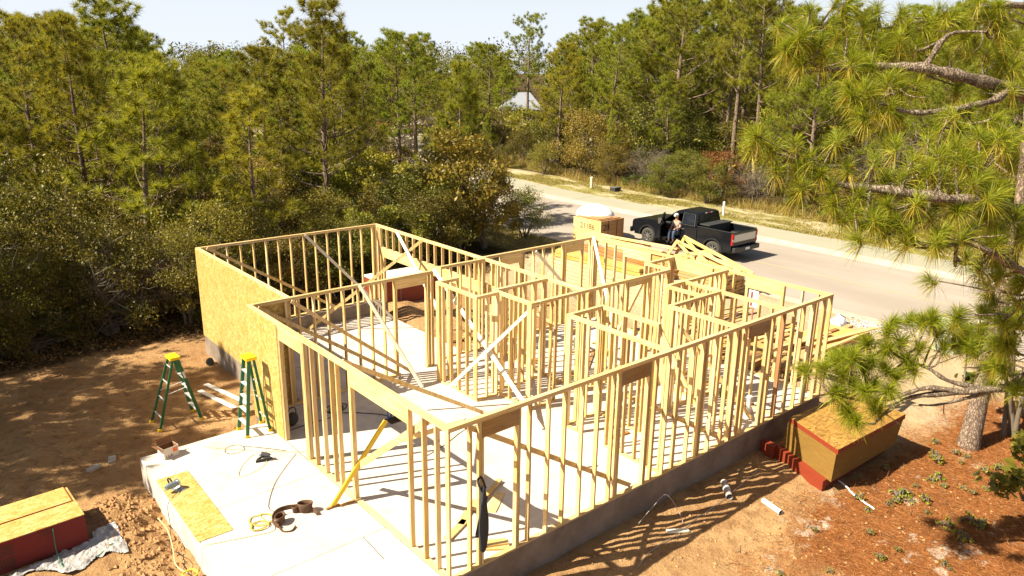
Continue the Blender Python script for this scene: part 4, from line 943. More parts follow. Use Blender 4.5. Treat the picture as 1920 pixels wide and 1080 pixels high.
BARK = barkmat('pine_bark', (.17, .115, .085), (.33, .245, .185), 9); BARKD = barkmat('branch_bark', (.17, .12, .085), (.36, .29, .22), 14)
TWIG = simple('scrub_stem', (.20, .16, .12), .9, c2=(.10, .08, .06), scale=9)

def unit(a): return a/np.maximum(np.linalg.norm(a, axis=-1, keepdims=True), 1e-9)
def tufts(Cn, D, N, L, W, spread=1.0, droop=.12, stem=.12, rs=rng, seg=1):
    """bursts of needles: returns V, F(list)"""
    Cn = np.asarray(Cn, float); D = unit(np.asarray(D, float)); n = len(Cn)
    r = unit(rs.normal(size=(n, N, 3)))
    along = rs.random((n, N, 1))
    d = unit(D[:, None, :]*(.25+.9*along) + r*spread)
    base = Cn[:, None, :] - D[:, None, :]*stem*(1-along) + rs.normal(size=(n, N, 3))*.008
    Ln = L*(.65+.5*rs.random((n, N, 1)))
    side = unit(np.cross(d, unit(rs.normal(size=(n, N, 3)))))*W/2
    g = np.array([0, 0, -1.0])*droop*Ln
    if seg == 1:
        tip = base + d*Ln + g
        V = np.stack([base-side, base+side, tip], 2).reshape(-1, 3)
        return V, [np.arange(len(V)).reshape(-1, 3)]
    mid = base + d*Ln*.55 + g*.3; tip = base + d*Ln*.97 + g*1.1
    V = np.stack([base-side*.7, base+side*.7, mid+side, mid-side, tip], 2).reshape(-1, 3)
    k = np.arange(len(V)//5)*5
    return V, [np.stack([k, k+1, k+2, k+3], -1), np.stack([k+3, k+2, k+4], -1)]
def leaves(P, size, rs, aspect=.5, up=.3, lobed=False):
    n = len(P); nrm = unit(rs.normal(size=(n, 3))+np.array([0, 0, up])); a = unit(np.cross(nrm, rs.normal(size=(n, 3)))); b = np.cross(nrm, a)
    s = size*(.6+.8*rs.random((n, 1)))
    if lobed:
        prof = [(0, -.02), (.16, .10), (.42, .06), (.22, .26), (.50, .42), (.20, .48), (.26, .78), (.0, 1.0), (-.26, .78), (-.20, .48), (-.50, .42), (-.22, .26), (-.42, .06), (-.16, .10)]
        V = np.stack([P+a*s*(q-.4)+b*s*p*.9+nrm*s*.12*abs(p) for p, q in prof], 1).reshape(-1, 3); m = len(prof)
        return V, np.arange(n*m).reshape(-1, m)
    V = np.stack([P-a*s*.5, P-b*s*aspect*.5+nrm*s*.06, P+a*s*.5, P+b*s*aspect*.5+nrm*s*.06], 1).reshape(-1, 3)
    return V, np.arange(n*4).reshape(-1, 4)

def limb_points(a, d0, L, rise, n, r, wig=.06):
    """a crooked limb: starts along d0, bends up by 'rise'"""
    P = [Vector(a)]; d = Vector(d0).normalized()
    for i in range(n):
        d = (d + Vector((r.uniform(-wig, wig)*2, r.uniform(-wig, wig)*2, rise/n+r.uniform(-wig, wig)))).normalized(); P.append(P[-1]+d*L/n)
    return P
def pine(seed, h, crown0, R, nb, tr, trunk=None, ntuft=56, nl=.33, nw=.023, cone=.7, sub=4, top_round=False, dens=1.0, tmat=None, seg=1, bare=0, dead=6):
    """returns (trunk mesh, crown mesh), foot at the origin"""
    r = random.Random(seed); rs = np.random.default_rng(seed)
    if trunk is None:
        trunk = [Vector((0, 0, -.3))]; x = y = 0; dx = r.uniform(-.02, .02); dy = r.uniform(-.02, .02); n = 14
        for i in range(1, n+1):
            dx += r.uniform(-.018, .018); dy += r.uniform(-.018, .018); x += dx*h/n; y += dy*h/n; trunk.append(Vector((x, y, h*i/n)))
    tp = smooth_path(trunk, 3); nT = len(tp)
    rad = [max(.012, tr*((1-i/(nT-1))**.8)*(1+.45*math.exp(-i*1.1))) for i in range(nT)]
    m = MB(); m.tube(tp, rad, 9)
    def at(t):
        f_ = t*(nT-1); i = min(int(f_), nT-2); return tp[i].lerp(tp[i+1], f_-i), rad[i]
    C_, D_ = [], []
    for k in range(dead):
        t = crown0*r.uniform(.45, 1.0); p, ra = at(t); a = r.uniform(0, 2*pi)
        P = limb_points(p, (cos(a), sin(a), r.uniform(-.1, .3)), r.uniform(.4, 1.3), .0, 4, r, .15); m.tube(P, [ra*.22, ra*.18, ra*.14, ra*.1, .004], 4, caps=False)
    for k in range(nb):
        t = crown0+(1-crown0)*((k+.5)/nb)**.9; p, ra = at(min(t, .985)); a = k*2.39996+r.uniform(-.5, .5); u = (t-crown0)/(1-crown0)
        prof = (1-u)**cone if not top_round else sqrt(max(0, 1-(u*1.02)**2.6))*(.55+.45*sin(min(u*2.2, 1.57)))
        L = R*(prof*.9+.12)*r.uniform(.6, 1.15); el_ = -.05+.75*u+r.uniform(-.15, .2)
        if r.random() < bare: continue
        P = limb_points(p, (cos(a), sin(a), el_), L, .55*(1-u)+.2, 6, r, .09)
        rb_ = max(.012, ra*.42*(.5+L/R*.5)); m.tube(P, [rb_*(1-.82*i/6) for i in range(7)], 5, caps=False)
        C_.append(P[-1]); D_.append(P[-1]-P[-2])
        for s_ in range(int(sub*(.5+L/R))):
            f_ = r.uniform(.35, .98); i = min(int(f_*6), 5); q = P[i].lerp(P[i+1], f_*6-i); bd = (P[i+1]-P[i]).normalized(); sd = bd.cross(Vector((0, 0, 1))).normalized()*(1 if s_ % 2 else -1)
            Ls = L*r.uniform(.16, .38)+.15; Q = limb_points(q, bd*.7+sd*r.uniform(.4, 1.0)+Vector((0, 0, r.uniform(0, .5))), Ls, .5, 3, r, .12)
            m.tube(Q, [rb_*.35, rb_*.28, rb_*.2, .005], 4, caps=False); C_.append(Q[-1]); D_.append(Q[-1]-Q[-2])
            for q_ in range(2):
                if r.random() < .62*dens: 
                    g_ = r.randint(1, 2); e_ = Q[g_]+Vector((r.gauss(0, .14), r.gauss(0, .14), r.uniform(.02, .25))); m.tube([Q[g_], e_], [.012, .006], 3, caps=False); C_.append(e_); D_.append(Vector((r.gauss(0, .4), r.gauss(0, .4), 1)))
    C_.append(tp[-1]); D_.append(Vector((0, 0, 1)))
    D_ = [Vector(d)/max(Vector(d).length, 1e-6)+Vector((0, 0, .45)) for d in D_]
    V, F = tufts(C_, D_, ntuft, nl, nw, 1.05, .08, .10, rs, seg)
    tm = m.mesh('trunk', BARK); cm = np_mesh('crown', V, F, tmat or NEEDLE)
    return tm, cm
def bush(seed, h, R, nclump, nleaf, size, mat, aspect=.5, stems=6, lobed=False, crown0=.25, hollow=.5, twigs=0):
    r = random.Random(seed); rs = np.random.default_rng(seed); m = MB(); cl = []
    for i in range(nclump):
        a = r.uniform(0, 2*pi); u = r.random(); z = h*(crown0+(1-crown0)*u); rr_ = R*sqrt(max(.05, 1-(abs(u-.35)/.72)**2))*r.uniform(.35, 1.0); cl.append((rr_*cos(a), rr_*sin(a), z*r.uniform(.9, 1.04), R*r.uniform(.16, .34)))
    for s_ in range(stems):
        c = cl[r.randrange(len(cl))]; a = r.uniform(0, 2*pi); P = smooth_path([(.12*cos(a), .12*sin(a), -.1), (c[0]*.3+.1*cos(a), c[1]*.3, h*.25), (c[0]*.6, c[1]*.6+.1*sin(a), c[2]*.65), (c[0], c[1], c[2])], 3)
        m.tube(P, [max(.008, .05*h/3*(1-.85*i/(len(P)-1))) for i in range(len(P))], 5, caps=False)
        for q in range(3):
            c2 = cl[r.randrange(len(cl))]; j = r.randint(3, 7); m.tube([P[j], (P[j]+Vector(c2[:3]))*.5+Vector((0, 0, .1)), Vector(c2[:3])], [.018, .012, .005], 4, caps=False)
    for q in range(twigs):
        c = cl[r.randrange(len(cl))]; d = Vector((r.gauss(0, 1), r.gauss(0, 1), r.gauss(.4, .7))).normalized(); p = Vector(c[:3]); P = limb_points(p, d, c[3]*r.uniform(1.2, 2.6), .1, 3, r, .25); m.tube(P, [.010, .008, .006, .003], 3, caps=False)
    cl = np.array(cl); w_ = cl[:, 3]**2; k = rs.choice(len(cl), nleaf, p=w_/w_.sum())
    d = unit(rs.normal(size=(nleaf, 3))); rad = (hollow+(1-hollow)*rs.random((nleaf, 1)))*(1+.25*rs.normal(size=(nleaf, 1)))
    P = cl[k, :3]+d*rad*cl[k, 3:4]*np.array([1, 1, .75]); P = P[P[:, 2] > .05]
    V, F = leaves(P, size, rs, aspect, .3, lobed)
    return m.mesh('stem', TWIG), np_mesh('foliage', V, F, mat)
def tree_obj(name, parts, loc, rz, s, label, cat, group=None, sz=None):
    e = empty(name, loc, rz); e.scale = (s, s, sz or s)
    for nm_, me in parts: link(nm_, me, e)
    return tag(e, label, cat, group)

# ------------------------------------------------------------- variants
PV = {}
PV['broad'] = [pine(100+i, 11, .27, 3.4, 46, .19, cone=.55, sub=5) for i in range(3)]
PV['tall'] = [pine(200+i, 14, .42, 3.2, 42, .21, cone=.6, sub=5, top_round=True, dead=12) for i in range(3)]
PV['young'] = [pine(300+i, 8, .16, 2.2, 34, .12, nl=.34, cone=.75, sub=3, dens=.7) for i in range(3)]
PV['sparse'] = [pine(400+i, 12, .52, 2.6, 26, .16, cone=.4, sub=5, top_round=True, bare=.1, dead=10) for i in range(2)]
BV = {}
BV['green'] = [bush(500+i, 3.4, 1.9, 46, 13000, .088, LEAFS['green'], twigs=30) for i in range(3)]
BV['olive'] = [bush(520+i, 3.2, 1.8, 44, 11000, .082, LEAFS['olive'], twigs=50) for i in range(2)]
BV['yellow'] = [bush(540+i, 3.6, 1.6, 34, 5200, .13, LEAFS['yellow'], twigs=30) for i in range(2)]
BV['rust'] = [bush(560+i, 3.0, 1.5, 30, 3800, .13, LEAFS['rust'], twigs=50) for i in range(1)]
BV['grey'] = [bush(580+i, 2.6, 1.6, 34, 2600, .07, LEAFS['grey'], aspect=.15, twigs=420, stems=10) for i in range(1)]
BV['low'] = [bush(600+i, 1.3, 1.3, 24, 3800, .085, LEAFS['green'], crown0=.1, twigs=60) for i in range(2)]
PV['hero'] = [pine(350+i, 8, .20, 2.3, 25, .125, ntuft=95, nl=.37, nw=.019, cone=.6, sub=3, dens=.45) for i in range(2)]
CAMP = Vector((-5.908, -8.384, 7.89))
def pix(x, y, z=0.):
    q = Vector((x, y, z))-CAMP; dz = q.dot(f_); return 960+1415.26*q.dot(R2)/dz, 540+1415.26*q.dot(D2)/dz, dz
RV = random.Random(77)
def put_pine(kind, x, y, h, label, group=None, name='pine_tree', rz=None, v=None, wide=1.0):
    base = dict(hero=8, broad=11, tall=14, young=8, sparse=12)[kind]; s = h/base; tm, cm = PV[kind][v if v is not None else RV.randrange(len(PV[kind]))]
    e = tree_obj(name, [('trunk', tm), ('crown', cm)], (x, y, gh(x, y)-.05), rz if rz is not None else RV.uniform(0, 6.28), s*wide, label, 'tree', group, sz=s); return e
def put_bush(kind, x, y, s, label, group=None, cat='bush'):
    tm, cm = BV[kind][RV.randrange(len(BV[kind]))]
    return tree_obj('scrub_bush', [('stem', tm), ('foliage', cm)], (x, y, gh(x, y)-.05), RV.uniform(0, 6.28), s, label, cat, group, sz=s*RV.uniform(.85, 1.15))
def htop(x, y, ytop):
    """height that brings a tree at x, y up to a given height in the view: measured once from the photograph"""
    lo, hi = 1.0, 30.0
    for _ in range(30):
        m_ = (lo+hi)/2
        if pix(x, y, G+m_)[1] > ytop: lo = m_
        else: hi = m_
    return lo-.25
placed = []
def free(x, y, d): return all((x-a)**2+(y-b)**2 > d*d for a, b in placed)
# trees one can pick out
hero = [('hero', 1.15, 20.4, 130, 0, 'bushy young pine with bright needle bursts, standing behind the sheathed wall', 1.25),
        ('broad', 10.2, 24.0, 12, 1, 'open tall pine behind the bare far wall, its crown against the sky', 1.0),
        ('hero', 18.9, 25.3, 118, 1, 'bright young pine rising behind the round yellowing oak', 1.1),
        ('hero', 18.2, 25.0, 140, 0, 'slimmer pine close beside the bright young pine behind the oak', .85),
        ('young', 36.5, 45.5, 210, 2, 'thin small pine with a bare pale stem by the street bend', .7),
        ('broad', 44.5, 43.0, 122, 0, 'rounded pine in the woods directly right of the far metal roof', .95),
        ('young', 37.4, 31.2, 205, 0, 'very slim young pine on the verge by the low utility box', .55),
        ('tall', 42.0, 21.5, -70, 0, 'tall bare-trunked pine behind the truck, the right one of the leaning pair', .9),
        ('tall', 42.6, 24.0, -90, 1, 'tall bare-trunked pine behind the truck, the left one of the leaning pair', .9),
        ('tall', 47.5, 28.0, -30, 2, 'tall pine with a curved trunk left of the leaning pair', .95),
        ('broad', 45.0, 31.5, -40, 2, 'big dense pine across the street reaching out of the top of the view', 1.15),
        ('tall', 52.0, 36.5, 8, 1, 'tall pine with clouded crown behind the big dense one', 1.1),
        ('sparse', 27.0, 66.0, 20, 0, 'lone flat-topped pine rising against the sky left of the tall open pine', 1.0),
        ('sparse', 33.5, 70.0, 45, 1, 'smaller flat-topped pine against the sky beside the lone one', .9),
        ('broad', 5.0, 38.0, 0, 0, 'big spreading pine at the upper left, highest in the skyline there', 1.35),
        ('broad', .5, 37.0, 30, 2, 'broad pine at the far upper left of the woods', 1.2),
        ('tall', 56.0, 62.0, 32, 0, 'flat-crowned pine against the sky over the middle of the woods', 1.0),
        ('young', 48.3, 57.4, 128, 1, 'pine hiding the left part of the far metal roof', 1.1),
        ('sparse', 60.0, 55.0, 46, 0, 'small round pine crown in the skyline above the metal roof', 1.0)]
for kind, x, y, yt, v, lb, wd in hero:
    h = htop(x, y, yt); placed.append((x, y)); put_pine(kind, x, y, h, lb, v=v, wide=wd, rz=RV.uniform(0, 6.28))
def sky_y(px):
    """roof line of the woods in the photograph, full-size pixels"""
    K = [(0, 60), (130, 30), (260, 40), (330, 75), (420, 100), (500, 90), (600, 60), (700, 62), (800, 60), (950, 72), (1040, 60), (1120, 30), (1200, 0), (1400, -30), (1500, 20), (1920, 0)]
    for (a, b), (c, d) in zip(K, K[1:]):
        if a <= px <= c: return b+(d-b)*(px-a)/(c-a)
    return 50
def zone(x, y):
    ks = float(kerb_shift(np.array(y)))
    if 19.5+ks*.9 < x < 37.0+ks*1.1 and y < 56: return None
    if x < 18.6 and y < 17.0: return None
    if x < 19.6 and y < 19.0 and x > 13: return None
    if (x-35)**2+(y-95)**2 < 110: return None
    if x >= 37: return 'R'
    return 'L'
def region(x, y, px, dz):
    s = 'across the street' if x >= 37 else 'this side'
    d = 'near the woods edge' if dz < 38 else ('mid woods' if dz < 62 else 'deep in the woods')
    c = 'at the far left' if px < 300 else 'behind the sheathed wall' if px < 640 else 'behind the garage opening' if px < 900 else 'around the metal roof' if px < 1150 else 'behind the truck' if px < 1500 else 'behind the near branches'
    return f'{d} {c}', s
KN = dict(broad='spreading pine', tall='round-topped pine', young='young pine', sparse='flat-topped pine')
npine = 0; tries = 0
while npine < 250 and tries < 14000:
    tries += 1; ang = RV.uniform(49.67-42, 49.67+40); dist = 24+RV.random()**.8*105; x = CAMP.x+cos(radians(ang))*dist; y = CAMP.y+sin(radians(ang))*dist
    z_ = zone(x, y)
    if z_ is None: continue
    px, py, dz = pix(x, y, G)
    if px < -120 or px > 2040: continue
    if 940 < px < 1045 and dz < 112 and y > 40: continue
    if not free(x, y, 2.3+dz*.016): continue
    if z_ == 'L' and dz < 27.5: continue
    if z_ == 'L' and x > 8 and y < 29: continue
    if z_ == 'R' and x < 40 and RV.random() < .6: continue
    frac = RV.uniform(.0, 1)**(1.3 if z_ == 'L' else 1.3)
    yt = sky_y(px)+frac*(75 if z_ == 'L' else 150)+(0 if dz > 30 else 60)
    h = htop(x, y, yt); h = min(h, 17 if z_ == 'R' else 14)
    if h < 4.5: continue
    if z_ == 'L' and dz < 45 and h > 9 and RV.random() < .5: h *= .75
    kind = 'young' if h < 8 else RV.choice(['broad', 'tall', 'broad', 'sparse'] if z_ == 'L' else ['tall', 'broad', 'broad', 'broad'])
    rg, sd = region(x, y, px, dz); placed.append((x, y)); npine += 1
    put_pine(kind, x, y, h, f'{KN[kind]} {rg} {sd}', f'{KN[kind]}s {rg} {sd}', wide=RV.uniform(.85, 1.2)*(1 if h > 8 else 1.1))
# pines standing left of the view, whose shade falls on the sand
for i, (x, y, h) in enumerate([(-11.5, 12.5, 10.5), (-10.0, 16.0, 11), (-8.5, 20.5, 10), (-16, 14, 11), (-9.5, 11.0, 8.5), (-12.0, 17.5, 10), (-13.5, 14.5, 10), (-8.8, 14.0, 8.5)]):
    put_pine('broad', x, y, h, 'pine standing in the woods just outside the left edge of the view', 'pines outside the left edge', v=i % 3, wide=1.1)
# scrub
BK = dict(green='dark green scrub oak', olive='olive green scrub bush', yellow='yellowing oak bush', rust='rust-leaved bush', grey='leafless grey bush', low='low dark shrub')
def bgrp(kind, x, y):
    px, py, dz = pix(x, y, G); rg, sd = region(x, y, px, dz); return f'{BK[kind]} {rg} {sd}', f'{BK[kind]} {rg} {sd}'
bp_ = []
def freeb(x, y, d): return all((x-a)**2+(y-b)**2 > d*d for a, b in bp_)
hb = [('yellow', 15.0, 20.4, 1.5, 'round yellowing oak at the edge of the woods beside the street'), ('yellow', 16.3, 19.9, 1.05, 'small ragged oak leaning out from the round yellowing one'), ('green', 13.0, 20.2, 1.2, 'dark bush at the foot of the round yellowing oak'),
      ('olive', 19.0, 31.0, 1.2, 'olive bush on the near verge where the street begins to bend'), ('olive', 19.6, 35.5, 1.3, 'second olive bush farther along the near verge of the street'), ('green', 20.6, 42.0, 1.5, 'dark bush hiding the street bend on its near side'), ('green', 22.4, 47.5, 1.6, 'farthest dark bush on the near side of the street bend'), ('yellow', 24.5, 52.5, 1.5, 'yellowing oak at the far end of the near verge'), ('grey', -1.6, 26.5, 1.25, 'leafless grey bush in the scrub at the middle left'), ('low', -2.9, 17.2, .75, 'small bright shrub at the sandy edge of the woods'), ('rust', 13.0, 38.0, 1.3, 'rust-red bush in the woods behind the open tall pine'), ('rust', 39.5, 22.5, 1.0, 'rust-red bush at the feet of the leaning pine pair'),
      ('yellow', 46.6, 51.9, 1.45, 'orange oak in front of the far metal roof'), ('grey', 38.6, 19.2, 1.0, 'leafless grey bush across the street behind the truck')]
for k, x, y, s, lb in hb: bp_.append((x, y)); put_bush(k, x, y, s, lb)
nb_ = 0; tries = 0
while nb_ < 265 and tries < 16000:
    tries += 1; ang = RV.uniform(49.67-40, 49.67+40); dist = 23+RV.random()**1.15*62; x = CAMP.x+cos(radians(ang))*dist; y = CAMP.y+sin(radians(ang))*dist
    ks = float(kerb_shift(np.array(y))); ok = zone(x, y)
    if x > 36.0 and x < 37.2 and y < 60: ok = 'R'
    if ok is None: continue
    px, py, dz = pix(x, y, G)
    if px < -150 or px > 2060: continue
    if ok == 'L' and (y < 17.6 or (x > 12.5 and y < 20)): continue
    if not freeb(x, y, (1.75 if dz < 45 else 2.4)+(dz-25)*.012): continue
    if 950 < px < 1035 and dz > 45 and y > 40 and RV.random() < .5: continue
    if 455 < px < 560 and dz > 44: continue
    f3 = RV.random()
    kind = 'green' if f3 < .34 else 'olive' if f3 < .70 else 'yellow' if f3 < .80 else 'rust' if f3 < .85 else 'grey' if f3 < .93 else 'low'
    s = RV.uniform(.65, 1.3)*(1.02 if ok == 'L' else .95)
    if ok == 'R': s *= (.75 if x < 38.2 else 1.35)
    if ok == 'L' and x > 9 and y < 24: s *= .8
    lb, gp = bgrp(kind, x, y); bp_.append((x, y)); nb_ += 1; put_bush(kind, x, y, s, lb, gp)
print('pines', npine, 'bushes', nb_)
# edge of the woods behind the lot: a continuous row
for i in range(20):
    x = -11+i*1.25+RV.uniform(-.3, .3); y = 17.5+RV.uniform(-.35, .7)+(.9 if x > 10 else 0); s = RV.uniform(.7, 1.05); k = RV.choice(['green', 'olive', 'green', 'grey', 'low'])
    put_bush(k, x, y, s, f'{BK[k]} in the front row along the back edge of the lot', f'{BK[k]} in the front row along the lot')
# undergrowth filling the woods farther off, past the bushes one can tell apart
rs = np.random.default_rng(44); n = 1500; ang = np.radians(rs.uniform(49.67-44, 49.67+44, n)); ds = 48+rs.random(n)*95; cx = CAMP.x+np.cos(ang)*ds; cy = CAMP.y+np.sin(ang)*ds
ok_ = np.array([zone(a, b) is not None and (a > 41 or b > 45) and not (455 < pix(a, b, G)[0] < 560 and pix(a, b, G)[2] < 100) and not (950 < pix(a, b, G)[0] < 1035 and pix(a, b, G)[2] > 60 and pix(a, b, G)[2] < 112) for a, b in zip(cx, cy)]); cx, cy = cx[ok_], cy[ok_]; n = len(cx); hh = rs.uniform(2.0, 5.2, n)
for nm_, lb_, sel, mt_ in (('undergrowth', 'mixed green undergrowth filling the far part of the woods', np.arange(n) % 3 != 0, LEAFS['green']), ('undergrowth', 'olive and tawny undergrowth scattered through the far woods', np.arange(n) % 3 == 0, LEAFS['olive'])):
    ids = np.nonzero(sel)[0]; k = ids[rs.integers(0, len(ids), 42000)]; d = unit(rs.normal(size=(42000, 3))+np.array([0, 0, .25])); rad = .65+.35*rs.random((42000, 1))
    P = np.stack([cx[k], cy[k], hh[k]*.45+G], -1)+d*rad*np.stack([hh[k]*.62, hh[k]*.62, hh[k]*.5], -1); P = P[P[:, 2] > G]
    V, F = leaves(P, .34, rs, .6, .4); tag(link(nm_, np_mesh(nm_, V, F, mt_)), lb_, 'undergrowth', kind='stuff')
# palmetto fans at the edge
PALM = leafmat('palmetto_fan', [(.05, .09, .012), (.10, .14, .02), (.14, .16, .03)], .4, .25, .5)
def palmetto(seed):
    r = random.Random(seed); V = []; F = []; m = MB()
    for k in range(9):
        a = r.uniform(0, 2*pi); e_ = r.uniform(.4, 1.1); tip = Vector((cos(a)*cos(e_)*.8, sin(a)*cos(e_)*.8, sin(e_)*.9)); m.tube([(0, 0, 0), tip*.6, tip], .009, 4)
        d = tip.normalized(); s = d.cross(Vector((0, 0, 1))).normalized(); n = s.cross(d)
        for j in range(17):
            b = (j-8)*.17; q = d*cos(b)+s*sin(b)-n*.25*abs(sin(b)); L = .5*(1-.25*abs(j-8)/8); w_ = n.cross(q).normalized()*.016; i0 = len(V)
            V += [tuple(tip-w_*.4), tuple(tip+w_*.4), tuple(tip+q*L*.6+w_), tuple(tip+q*L+Vector((0, 0, -.06))), tuple(tip+q*L*.6-w_)]; F.append([i0, i0+1, i0+2, i0+3, i0+4])
    return m.mesh('stem', TWIG), np_mesh('fan', np.array(V), np.array(F), PALM)
PM = [palmetto(i) for i in range(2)]
for i, (x, y) in enumerate([(-2.2, 18.0), (-4.2, 18.2), (-.4, 17.9), (9.4, 18.4), (36.6, 24.5), (36.4, 21.5), (36.9, 15.5), (37.0, 28.5), (36.2, 12.5)]):
    tree_obj('palmetto', [('stem', PM[i % 2][0]), ('fan', PM[i % 2][1])], (x, y, gh(x, y)), i*1.3, 1.0, ('palmetto fan plant in the shade along the back edge of the lot' if x < 20 else 'palmetto fan plant at the foot of the woods across the street'), 'palmetto', 'palmettos behind the lot' if x < 20 else 'palmettos across the street')
# far woods as one mass
rs = np.random.default_rng(99); n = 900; ang = np.radians(rs.uniform(49.67-48, 49.67+48, n)); ds = rs.uniform(115, 330, n); cx = CAMP.x+np.cos(ang)*ds; cy = CAMP.y+np.sin(ang)*ds; hh = rs.uniform(7, 12.2, n)+ds*.012
NW = 230000; k = rs.integers(0, n, NW); P = np.stack([cx[k], cy[k], hh[k]-3.4], -1)+unit(rs.normal(size=(NW, 3)))*np.array([3.4, 3.4, 3.2])*(.45+.55*rs.random((NW, 1)))
P[:, 2] += G
V, F = leaves(P, .45, rs, .5, .5)
tag(link('far_woods', np_mesh('far_woods', V, F, LEAFS['green'])), 'distant pine woods closing the view below the sky', 'woods', kind='stuff')

# ------------------------------------------------------------- the big pine whose branches hang in from the right
def near_pine():
    e = empty('near_pine', (6.6, -7.2, G)); off = Vector((6.6, -7.2, G)); m = MB(); r = random.Random(3); rs = np.random.default_rng(3)
    def T_(pts, r0, r1, n=8, k=5):
        P = smooth_path([Vector(p)-off for p in pts], k); m.tube(P, [(r0+(r1-r0)*i/(len(P)-1))*(1+.16*sin(i*1.9)+.1*r.uniform(-1, 1)) for i in range(len(P))], n, caps=False); return P
    T_([(6.6, -7.2, -.9), (6.85, -6.95, .6), (7.05, -6.65, 2.0), (7.53, -6.07, 4.48), (7.65, -5.58, 6.74), (7.56, -5.22, 8.55), (7.59, -4.85, 10.29), (7.5, -4.44, 12.25)], .24, .05, 12)
    limbs = [([(7.69, -5.55, 6.89), (6.48, -5.21, 7.24), (5.41, -4.96, 7.67), (4.68, -4.69, 7.82), (4.25, -4.28, 7.95), (4.06, -3.97, 7.97), (3.75, -3.58, 7.96), (3.54, -3.27, 7.94), (3.47, -2.98, 8.18)], .10, .022),
        ([(4.23, -4.25, 7.97), (4.43, -4.31, 8.26), (4.58, -4.39, 8.38), (4.76, -4.68, 8.39)], .04, .014),
        ([(7.66, -5.59, 6.74), (6.21, -5.2, 7.39), (5.15, -5.0, 7.69), (4.67, -4.91, 7.58), (4.14, -4.64, 7.47), (3.8, -4.36, 7.44), (3.59, -4.15, 7.52), (3.55, -4.09, 7.59), (3.69, -4.18, 7.68), (3.88, -4.31, 7.75)], .06, .012),
        ([(7.55, -5.24, 8.48), (6.5, -4.94, 8.72), (5.49, -4.62, 8.74), (5.02, -4.24, 8.68), (4.63, -3.97, 8.53), (4.52, -3.75, 8.5)], .07, .014),
        ([(7.64, -5.77, 5.84), (6.08, -5.59, 6.07), (4.9, -5.48, 6.26), (3.96, -5.29, 6.46), (3.44, -4.95, 6.52), (3.04, -4.45, 6.59), (2.76, -4.07, 6.63), (2.56, -3.68, 6.82), (2.44, -3.53, 6.94)], .10, .018),
        ([(7.59, -6.0, 4.78), (5.87, -5.75, 5.19), (4.53, -5.53, 5.65), (3.87, -5.41, 5.92), (3.65, -5.18, 6.03), (3.66, -5.18, 5.71)], .07, .016),
        ([(7.38, -6.28, 3.59), (7.6, -5.68, 3.5), (7.38, -5.09, 3.13), (6.92, -4.49, 2.96), (6.52, -3.94, 2.78), (6.23, -3.68, 2.48), (6.07, -3.61, 2.31)], .095, .014),
        ([(7.48, -6.14, 4.18), (7.44, -5.49, 4.0), (7.42, -5.0, 3.11), (6.99, -4.37, 3.06), (6.8, -4.0, 3.25), (6.65, -3.71, 3.33), (6.4, -3.26, 3.59)], .06, .014),
        ([(6.92, -4.49, 2.96), (6.6, -4.1, 2.98), (6.25, -3.7, 2.75), (5.85, -3.35, 2.72), (5.6, -3.15, 2.80)], .05, .014),
        ([(7.42, -5.0, 3.11), (7.3, -4.6, 2.82), (6.95, -4.2, 2.62), (6.7, -4.0, 2.62)], .045, .01)]
    allp = []
    for pts, a, b in limbs: allp += T_(pts, a, b, 8)[6:]
    for i in range(70):   # dead twigs
        p = allp[r.randrange(len(allp))]; P = limb_points(p, (r.gauss(0, 1), r.gauss(0, 1), r.gauss(0, .8)), r.uniform(.1, .45), 0, 3, r, .3); m.tube(P, [.010, .008, .005, .003], 4, caps=False)
    groups = [TU_UP, TU_MID, TU_LOW, TU_B, TU_R]; C_, D_ = [], []
    for g in groups:
        for c in g:
            c = Vector(c)-off; q = min(allp, key=lambda p: (p-c).length+ (0 if p.z < c.z+.1 else .6)); d = (c-q); L = d.length
            if L > 1.6: q = c-d.normalized()*1.6+Vector((0, 0, -.15)); 
            mid = q.lerp(c, .55)+Vector((r.gauss(0, .05), r.gauss(0, .05), -.10-.05*L)); P = smooth_path([q, mid, c], 4); m.tube(P, [.020-.008*i/(len(P)-1) for i in range(len(P))], 5, caps=False)
            dd = (c-mid).normalized()+Vector((0, 0, .9)); C_.append(c); D_.append(dd)
            for _q in range(r.choice((0, 1, 1, 2))): c2 = c+Vector((r.gauss(0, .22), r.gauss(0, .22), r.gauss(-.08, .16))); m.tube([mid, c2], [.012, .008], 4, caps=False); C_.append(c2); D_.append(Vector((r.gauss(0, .5), r.gauss(0, .5), .9)))
    # more bursts farther along the limbs towards the trunk, outside the view
    for i in range(60):
        c = Vector((7.4, -5.5, r.uniform(5, 12)))-off+Vector((r.gauss(0, 1.3), r.gauss(-1.0, 1.2), 0)); m.tube([Vector((7.5, -5.2, c.z+G-.4))-off, c], [.03, .008], 4, caps=False); C_.append(c); D_.append(Vector((r.gauss(0, .5), r.gauss(0, .5), 1)))
    o_ = np.arange(len(C_)) % 3; CA = np.array([tuple(c) for c in C_]); DA = np.array([tuple(d) for d in D_]); VV = []; F4 = []; F3 = []; b0 = 0
    for j_, (N_, L_, W_, S_, G_) in enumerate(((200, .29, .0046, .75, .24), (160, .22, .0048, 1.0, .14), (210, .26, .0042, .65, .34))):
        v_, f_q = tufts(CA[o_ == j_], DA[o_ == j_], N_, L_, W_, S_, G_, .13, rs, 2); VV.append(v_); F4.append(f_q[0]+b0); F3.append(f_q[1]+b0); b0 += len(v_)
    B_ = np.array([p.z < 5.0 for p in (Vector(c)+off for c in C_)]); v_, f_q = tufts(CA[B_], DA[B_], 170, .33, .0075, .75, .22, .13, rs, 2); VV.append(v_); F4.append(f_q[0]+b0); F3.append(f_q[1]+b0); b0 += len(v_)
    V = np.concatenate(VV); F = [np.concatenate(F4), np.concatenate(F3)]
